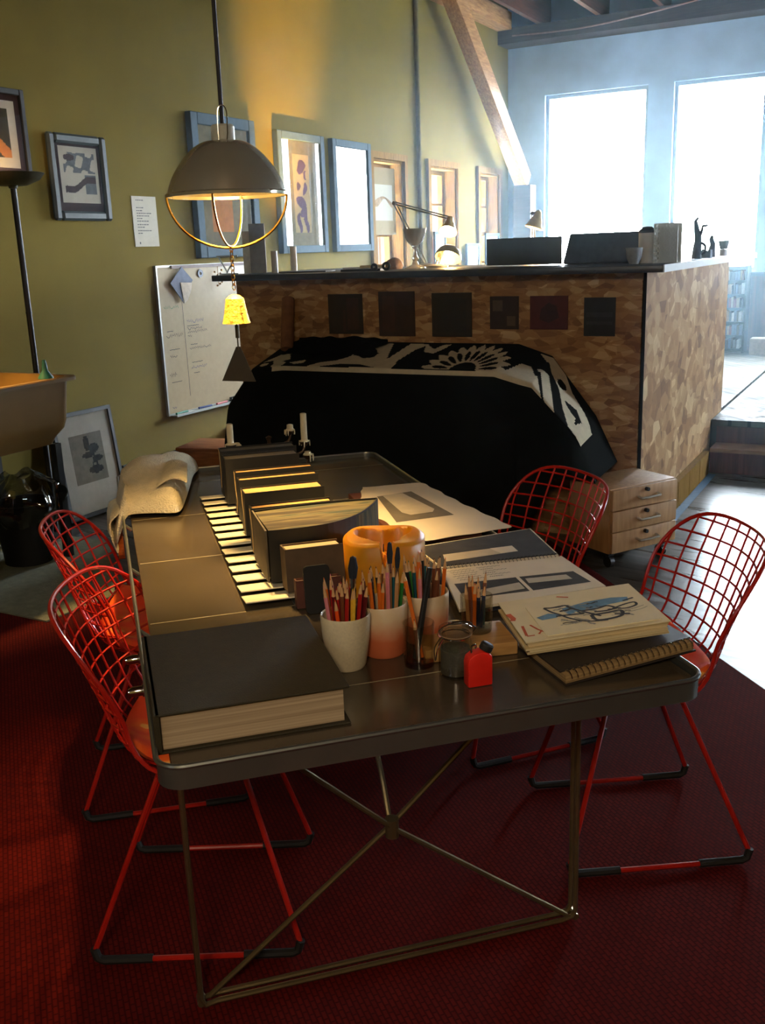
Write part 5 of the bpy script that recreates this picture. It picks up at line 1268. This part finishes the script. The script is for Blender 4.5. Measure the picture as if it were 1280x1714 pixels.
bm = B(); tube(bm, [(.012 * math.cos(a), 0, .012 * math.sin(a)) for a in [i * math.pi / 10 for i in range(20)]], .008, 8, closed=True); solo('tape_ring', 'smaller black tape ring between the paper scroll and the standing ring', 'tape', bm, m_rub, (-2.505, 4.60, CZ + .0205), R(25))
bm = B(); bmesh.ops.create_icosphere(bm, subdivisions=3, radius=.055)
for v in bm.verts: v.co *= 1 + .16 * math.sin(v.co.x * 60) * math.cos(v.co.y * 50 + 1); v.co.z = max(v.co.z * .75, -.02)
solo('rough_stone', 'rough brown stone on the counter beside the glass goblet', 'stone', bm, M('brown_stone', (140, 110, 86), .8, bump=.5), (-2.56, 4.92, CZ + .021))
t = thing('glass_goblet', 'large crystal goblet with a wide bowl on a knobbed stem on the counter', 'goblet', (-2.48, 5.03, CZ))
bm = B(); lathe(bm, [(0, .0005), (.058, .0005), (.056, .006), (.02, .022), (.012, .04), (.02, .055), (.011, .07), (.009, .10), (.018, .118), (0, .12)], 32); build('stem', bm, M('crystal', (205, 200, 190), .1, var=.02, trans=.6), t)
bm = B(); lathe(bm, [(0, .1205), (.02, .1205), (.045, .145), (.060, .180), (.066, .212), (.062, .212), (.056, .18), (.04, .15), (0, .128)], 32); build('bowl', bm, M('crystal', (205, 200, 190), .1), t)

m_lampm = M('grey_lamp_metal', (120, 116, 104), .35, metal=.6)
m_hot = M('hot_bulb', (255, 240, 210), .5, var=0, emit=(255, 214, 150), es=160)
def desk_lamp(label, base, joints, head, aim, sr, sl, e, shade_mat, dome=False):
    t = thing('desk_lamp', label, 'lamp', base); b0 = Vector(base)
    bm = B(); lathe(bm, [(0, .0005), (.06, .0005), (.06, .012), (.02, .02), (0, .02)], 24); build('base', bm, m_lampm, t)
    P = [Vector((0, 0, .02))] + [Vector(j) - b0 for j in joints] + [Vector(head) - b0]
    for a, b_ in zip(P, P[1:]):
        bm = B(); d = (b_ - a).normalized(); s_ = d.orthogonal().normalized() * .008
        tube(bm, [a + s_, b_ + s_], .004, 6); tube(bm, [a - s_, b_ - s_], .004, 6); lathe(bm, [(0, -.012), (.012, -.012), (.012, .012), (0, .012)], 12, mat=Matrix.Translation(b_) @ Matrix.Rotation(R(90), 4, 'X')); build('arm', bm, m_lampm, t)
    q = Vector((0, 0, -1)).rotation_difference(Vector(aim).normalized()).to_matrix().to_4x4(); Mh = Matrix.Translation(P[-1]) @ q
    bm = B(); pr = [(.014, .0), (sr * .5, -sl * .10), (sr * .78, -sl * .33), (sr * .95, -sl * .66), (sr, -sl)] if dome else [(.018, .0), (.024, -.03), (.034, -.045), (sr * .8, -sl * .8), (sr, -sl)]
    lathe(bm, pr + [(x - .002, z) for x, z in pr[::-1]], 32, closed=True, mat=Mh); lathe(bm, [(0, .004), (.018, .002), (.018, -.002), (0, -.002)], 16, mat=Mh); build('shade', bm, shade_mat, t, angle=60)
    bm = B(); lathe(bm, [(0, -sl * .30), (.018, -sl * .40), (.027, -sl * .60), (.018, -sl * .80), (0, -sl * .86)], 20, mat=Mh); build('bulb', bm, m_hot, t)
    light('desk_light', 'POINT', b0 + P[-1] + (q @ Vector((0, 0, -sl * 1.02))), e, WARM, .03)
m_lsh = M('pale_lamp_enamel', (214, 178, 112), .4); m_lsh2 = M('olive_lamp_enamel', (136, 120, 84), .4)
desk_lamp('tall desk lamp with glowing tilted shade in front of the second small window', (-2.62, 5.45, .45 + .8765), [(-2.83, 5.48, 1.70)], (-2.43, 5.40, 1.595), (.12, -.75, -1), .055, .095, 5, m_lsh)
desk_lamp('low desk lamp with a dome shade glowing close to the counter top', (-2.36, 5.06, CZ), [(-2.34, 5.06, 1.395)], (-2.285, 5.07, 1.435), (.05, -.62, -1), .074, .068, 2.5, m_lsh2, True)
desk_lamp('desk lamp with glowing cone shade against the far window edge', (-2.10, 6.05, .3005), [(-2.18, 6.10, 1.62)], (-2.105, 6.0, 1.625), (-.25, -.2, -1), .058, .10, 4, m_lsh)

def panel(label, name, cat, x0, x1, y, z0, h, mat, lean=0, taper=0):
    bm = B(); Mt = Matrix.Rotation(R(-lean), 4, 'X'); w = x1 - x0
    prism(bm, [(taper, h), (0, 0), (w, 0), (w - taper * .2, h)], -.010, .010, mat=Mt @ Matrix.Rotation(R(90), 4, 'X')); bev(bm, .003)
    solo(name, label, cat, bm, mat, (x0, y, z0))
m_scr = M('dark_grey_screen_back', (58, 60, 62), .5, var=.05)
panel('dark rectangular screen back standing on the counter beside the glowing dome lamp', 'screen', 'screen', -2.02, -1.615, 4.95, CZ + .006, .135, m_scr)
panel('wide dark laptop lid standing open on the counter between screen and bowl', 'laptop_lid', 'laptop', -1.62, -1.20, 5.00, CZ + .006, .145, M('blue_grey_lid', (62, 70, 82), .5), lean=6, taper=.03)
bm = B(); box(bm, -.20, .20, -.12, .12, .0004, .012); bev(bm, .002, 1); solo('keyboard_base', 'flat dark laptop base lying behind the small clutter on the counter', 'laptop base', bm, m_scr, (-1.42, 5.135, CZ))
bm = B(); lathe(bm, [(0, .0005), (.022, .0005), (.034, .03), (.040, .075), (.037, .075), (.031, .03), (.02, .006), (0, .006)], 32); solo('ceramic_bowl', 'small pale bowl on the counter in front of the laptop lid', 'bowl', bm, M('grey_ceramic', (150, 156, 160), .5), (-1.19, 4.72, CZ))
t = thing('white_canister', 'white cylinder canister with dark domed lid on the counter', 'canister', (-1.165, 4.86, CZ))
bm = B(); tube(bm, [(0, 0, .0005), (0, 0, .14)], .040, 30); build('body', bm, M('white_canister_paint', (222, 226, 226), .4, var=.02), t)
bm = B(); lathe(bm, [(0, .1405), (.043, .1405), (.040, .152), (.02, .168), (0, .17)], 28); build('lid', bm, m_scr, t)
bm = B()
for i in range(14):
    for k in range(15):
        x0 = -.052 + i * .0075; z0 = .006 + k * .0112
        if (i + k) % 2 == 0: box(bm, x0, x0 + .0075, -.001, .001, z0, z0 + .0112)
for a0, a1, h0, h1 in ((-.055, -.0522, 0.0005, .18), (.0532, .056, 0.0005, .18), (-.0522, .0532, 0.0005, .0058), (-.0522, .0532, .1742, .18)): box(bm, a0, a1, -.003, .003, h0, h1)
for s in (0,): box(bm, -.055, -.0521, .0035, .10, .0005, .18); box(bm, -.052, .053, .0975, .10, .0005, .18)
solo('perforated_box', 'perforated grey metal letter box at the right corner of the counter', 'letter box', bm, m_alu, (-1.065, 4.80, CZ))
m_sil = M('dark_bronze_figure', (60, 66, 74), .5, metal=.3)
bm = B()
tube(bm, [(0, 0, 0.0005), (0, 0, .05), (.004, 0, .09), (-.006, 0, .14), (-.012, 0, .175), (.0, 0, .19)], .014, 10, radii=[.024, .020, .017, .013, .008, .006])
tube(bm, [(.008, 0, .10), (.02, 0, .135), (.022, 0, .15), (.045, 0, .152)], .007, 8, radii=[.009, .007, .006, .005])
tube(bm, smooth([(.012, 0, .02), (.035, 0, .03), (.036, 0, .06), (.016, 0, .075)], 5), .006, 8)
solo('bronze_figure', 'dark abstract figure sculpture with raised arm on the counter right side', 'sculpture', bm, m_sil, (-1.075, 5.60, CZ)); bpy.data.objects['bronze_figure'].scale = (1.13,) * 3
bm = B(); tube(bm, [(0, 0, 0.0005), (0, 0, .03), (.004, 0, .06), (-.004, 0, .085), (0, 0, .10)], .014, 10, radii=[.018, .017, .013, .011, .006]); solo('dark_bust', 'small dark bust standing just right of the figure sculpture', 'sculpture', bm, m_sil, (-1.07, 6.00, CZ)); bpy.data.objects['dark_bust'].scale = (1.2,) * 3
for k in range(5):
    bm = B(); box(bm, -.007, .007, -.03, .03, .0005, .040 + .004 * (k % 3)); solo('small_box', 'small grey box in the short row between sculptures and paper cup', 'box', bm, M('grey_box_%d' % (k % 3), ((120, 128, 140), (96, 106, 120), (140, 146, 150))[k % 3], .6), (-1.115 + .0165 * k, 5.84, CZ), group='small grey boxes on the counter')
t = thing('paper_cup', 'white and grey cup near the far right end of the counter', 'cup', (-1.055, 6.30, CZ))
bm = B(); lathe(bm, [(0, .0005), (.022, .0005), (.022, .04), (0, .04)], 20); build('foot', bm, M('white_paper', (226, 226, 222), .6), t)
bm = B(); lathe(bm, [(0, .0405), (.022, .0405), (.033, .09), (.030, .09), (.02, .045), (0, .045)], 20); build('bowl', bm, M('grey_cup', (150, 156, 160), .4), t)
# framed prints standing under the small windows
def small_frame(label, y0, y1, z0, h, art=False):
    t = thing('framed_picture', label, 'picture', (WX + .045, y0, z0)); w = y1 - y0; bm = B(); fw = .03
    for a0, a1, h0, h1 in ((0, fw, 0, h), (w - fw, w, 0, h), (fw, w - fw, 0, fw), (fw, w - fw, h - fw, h)): box(bm, 0, .02, a0, a1, h0, h1)
    build('frame', bm, m_bluefr, t)
    bm = B(); box(bm, .004, .010, fw, w - fw, fw, h - fw)
    if art: patch(bm, [(.0103, w * .5 - .04, h * .45), (.0103, w * .5 + .03, h * .43), (.0103, w * .5 + .04, h * .55), (.0103, w * .5, h * .66), (.0103, w * .5 - .04, h * .56)], 1)
    build('print', bm, [M('white_print', (226, 226, 220), .8, var=.02), m_cloud], t)
    bm = B(); box(bm, .013, .015, fw, w - fw, fw, h - fw); build('glass', bm, m_picglass, t)
bm = B(); box(bm, WX + .031, WX + .20, 7.5, FY - .12, .93, .965); solo('long_shelf', 'narrow shelf on the left wall below the small windows', 'shelf', bm, m_trim)
small_frame('narrow pale framed print on the shelf under the second small window', 8.72, 8.98, .9655, .62)
small_frame('pale framed print standing between the second and third small windows', 9.48, 9.82, .9655, .50)
small_frame('pale framed print with a small dark figure in front of the third small window', 9.99, 10.38, .9655, .60, True)
# paper hung over the first small window
t = thing('paper_blind', 'cream paper sheet with a brown feather drawing hung over the first small window', 'blind', (WX - .05, 7.66, 1.56))
bm = B(); box(bm, 0, .003, 0, .48, 0, .56); build('sheet', bm, M('cream_blind', (140, 122, 82), .9, var=.03), t)
bm = B(); box(bm, .0035, .0055, .05, .42, .12, .42); ff = .0058
for k in range(40):
    a = k / 39; y = .06 + .35 * a; z = .27 + .05 * math.sin(math.pi * a); stroke(bm, [(y, z), (y + .03, z - .035 - .02 * math.sin(9 * a))], .008, lambda p, q_: (ff, p, q_), 1)
build('drawing', bm, [M('drawing_white', (170, 164, 146), .9, var=.02), M('feather_brown', (150, 118, 76), .9, var=.2)], t)

# uplight can behind the counter that throws the warm cone on the wall
t = thing('uplight_can', 'small black uplight can behind the counter aimed up at the wall', 'lamp', (-3.40, 5.95, .3005))
bm = B(); lathe(bm, [(0, 0), (.05, 0), (.05, .16), (.046, .16), (.046, .01), (0, .01)], 24); build('can', bm, m_blk, t)
bm = B(); lathe(bm, [(0, .0105), (.03, .03), (.034, .06), (0, .085)], 16); build('bulb', bm, m_hot, t)
light('uplight', 'SPOT', (-3.40, 5.95, .47), 1350, (1.0, .62, .14), .03, rot=Vector((-.70, .42, 2.35)).to_track_quat('-Z', 'Y').to_euler(), spot_size=R(32), spot_blend=1.0)

# ------------------------------------------------------------------ bookcase on the deck
t = thing('bookcase', 'tall narrow black bookcase filled with books on the deck by the far windows', 'bookcase', (-2.10, 10.50, .3005))
W_, H_ = .585, .86
m_bc = M('black_bookcase', (30, 32, 36), .6)
bm = B(); box(bm, 0, .02, 0, .24, 0, H_); build('side_panel', bm, m_bc, t)
bm = B(); box(bm, W_ - .02, W_, 0, .24, 0, H_); build('side_panel', bm, m_bc, t)
bm = B(); box(bm, .0205, W_ - .0205, .225, .24, 0, H_); build('back_panel', bm, m_bc, t)
NS = 6
for k in range(NS + 1):
    z = .03 + (H_ - .05) * k / NS
    bm = B(); box(bm, .0205, W_ - .0205, 0, .2245, z, z + .014); build('shelf', bm, m_bc, t)
BC = {'dark brown': (70, 52, 44), 'grey blue': (92, 104, 120), 'tan': (160, 134, 104), 'white': (214, 216, 216), 'dull red': (120, 62, 54), 'black': (34, 34, 38)}
ORD = ('lowest', 'second lowest', 'third lowest', 'third highest', 'second highest', 'topmost')
rr = random.Random(5); keys = list(BC)
_bk = {}
for k in range(NS):
    z = .3005 + .03 + (H_ - .05) * k / NS + .0145; x = -2.10 + .30
    while x < -2.10 + W_ - .05:
        w = rr.choice((.018, .024, .03)); hh = rr.choice((.085, .095, .105)); nm = rr.choice(keys)
        if (w, hh) not in _bk:
            bm = B(); box(bm, 0, w - .001, 0, .14, 0, hh); bev(bm, .0015, 1); _bk[(w, hh)] = bm
            me = bpy.data.meshes.new('book'); bm.to_mesh(me); bm.free(); me.materials.append(M('spine_dark_brown', BC['dark brown'], .7)); _bk[(w, hh)] = me
        o = bpy.data.objects.new('book', _bk[(w, hh)]); COL.objects.link(o); o.location = (x, 10.515, z)
        o.material_slots[0].link = 'OBJECT'; o.material_slots[0].material = M('spine_' + nm.replace(' ', '_'), BC[nm], .7)
        tag(o, f'{nm} book standing on the {ORD[k]} bookcase shelf', 'book', f'{nm} books on the {ORD[k]} bookcase shelf'); x += w + .001
bm = B(); box(bm, -.11, .11, -.10, .10, .0003, .16); bev(bm, .004); solo('cardboard_box', 'pale cardboard box on the deck right of the black bookcase', 'box', bm, M('pale_cardboard', (176, 156, 128), .8), (-1.33, 10.45, .3005))

# ------------------------------------------------------------------ haze volume added to stand in for lens glare at the windows
m = bpy.data.materials.new('window_haze'); m.use_nodes = True; nt = m.node_tree; nt.nodes.clear()
out = node(nt, 'ShaderNodeOutputMaterial'); vs = node(nt, 'ShaderNodeVolumeScatter', Color=(.62, .86, 1.0, 1), Density=0.023, Anisotropy=0.45)
nt.links.new(vs.outputs[0], out.inputs['Volume'])
bm = B(); box(bm, WX + .01, 1.6, 3.7, FY - .09, .31, 3.25)
hz = solo('window_haze', 'faint bluish haze added before the far windows to stand in for lens glare', 'haze', bm, m); hz['kind'] = 'stuff'
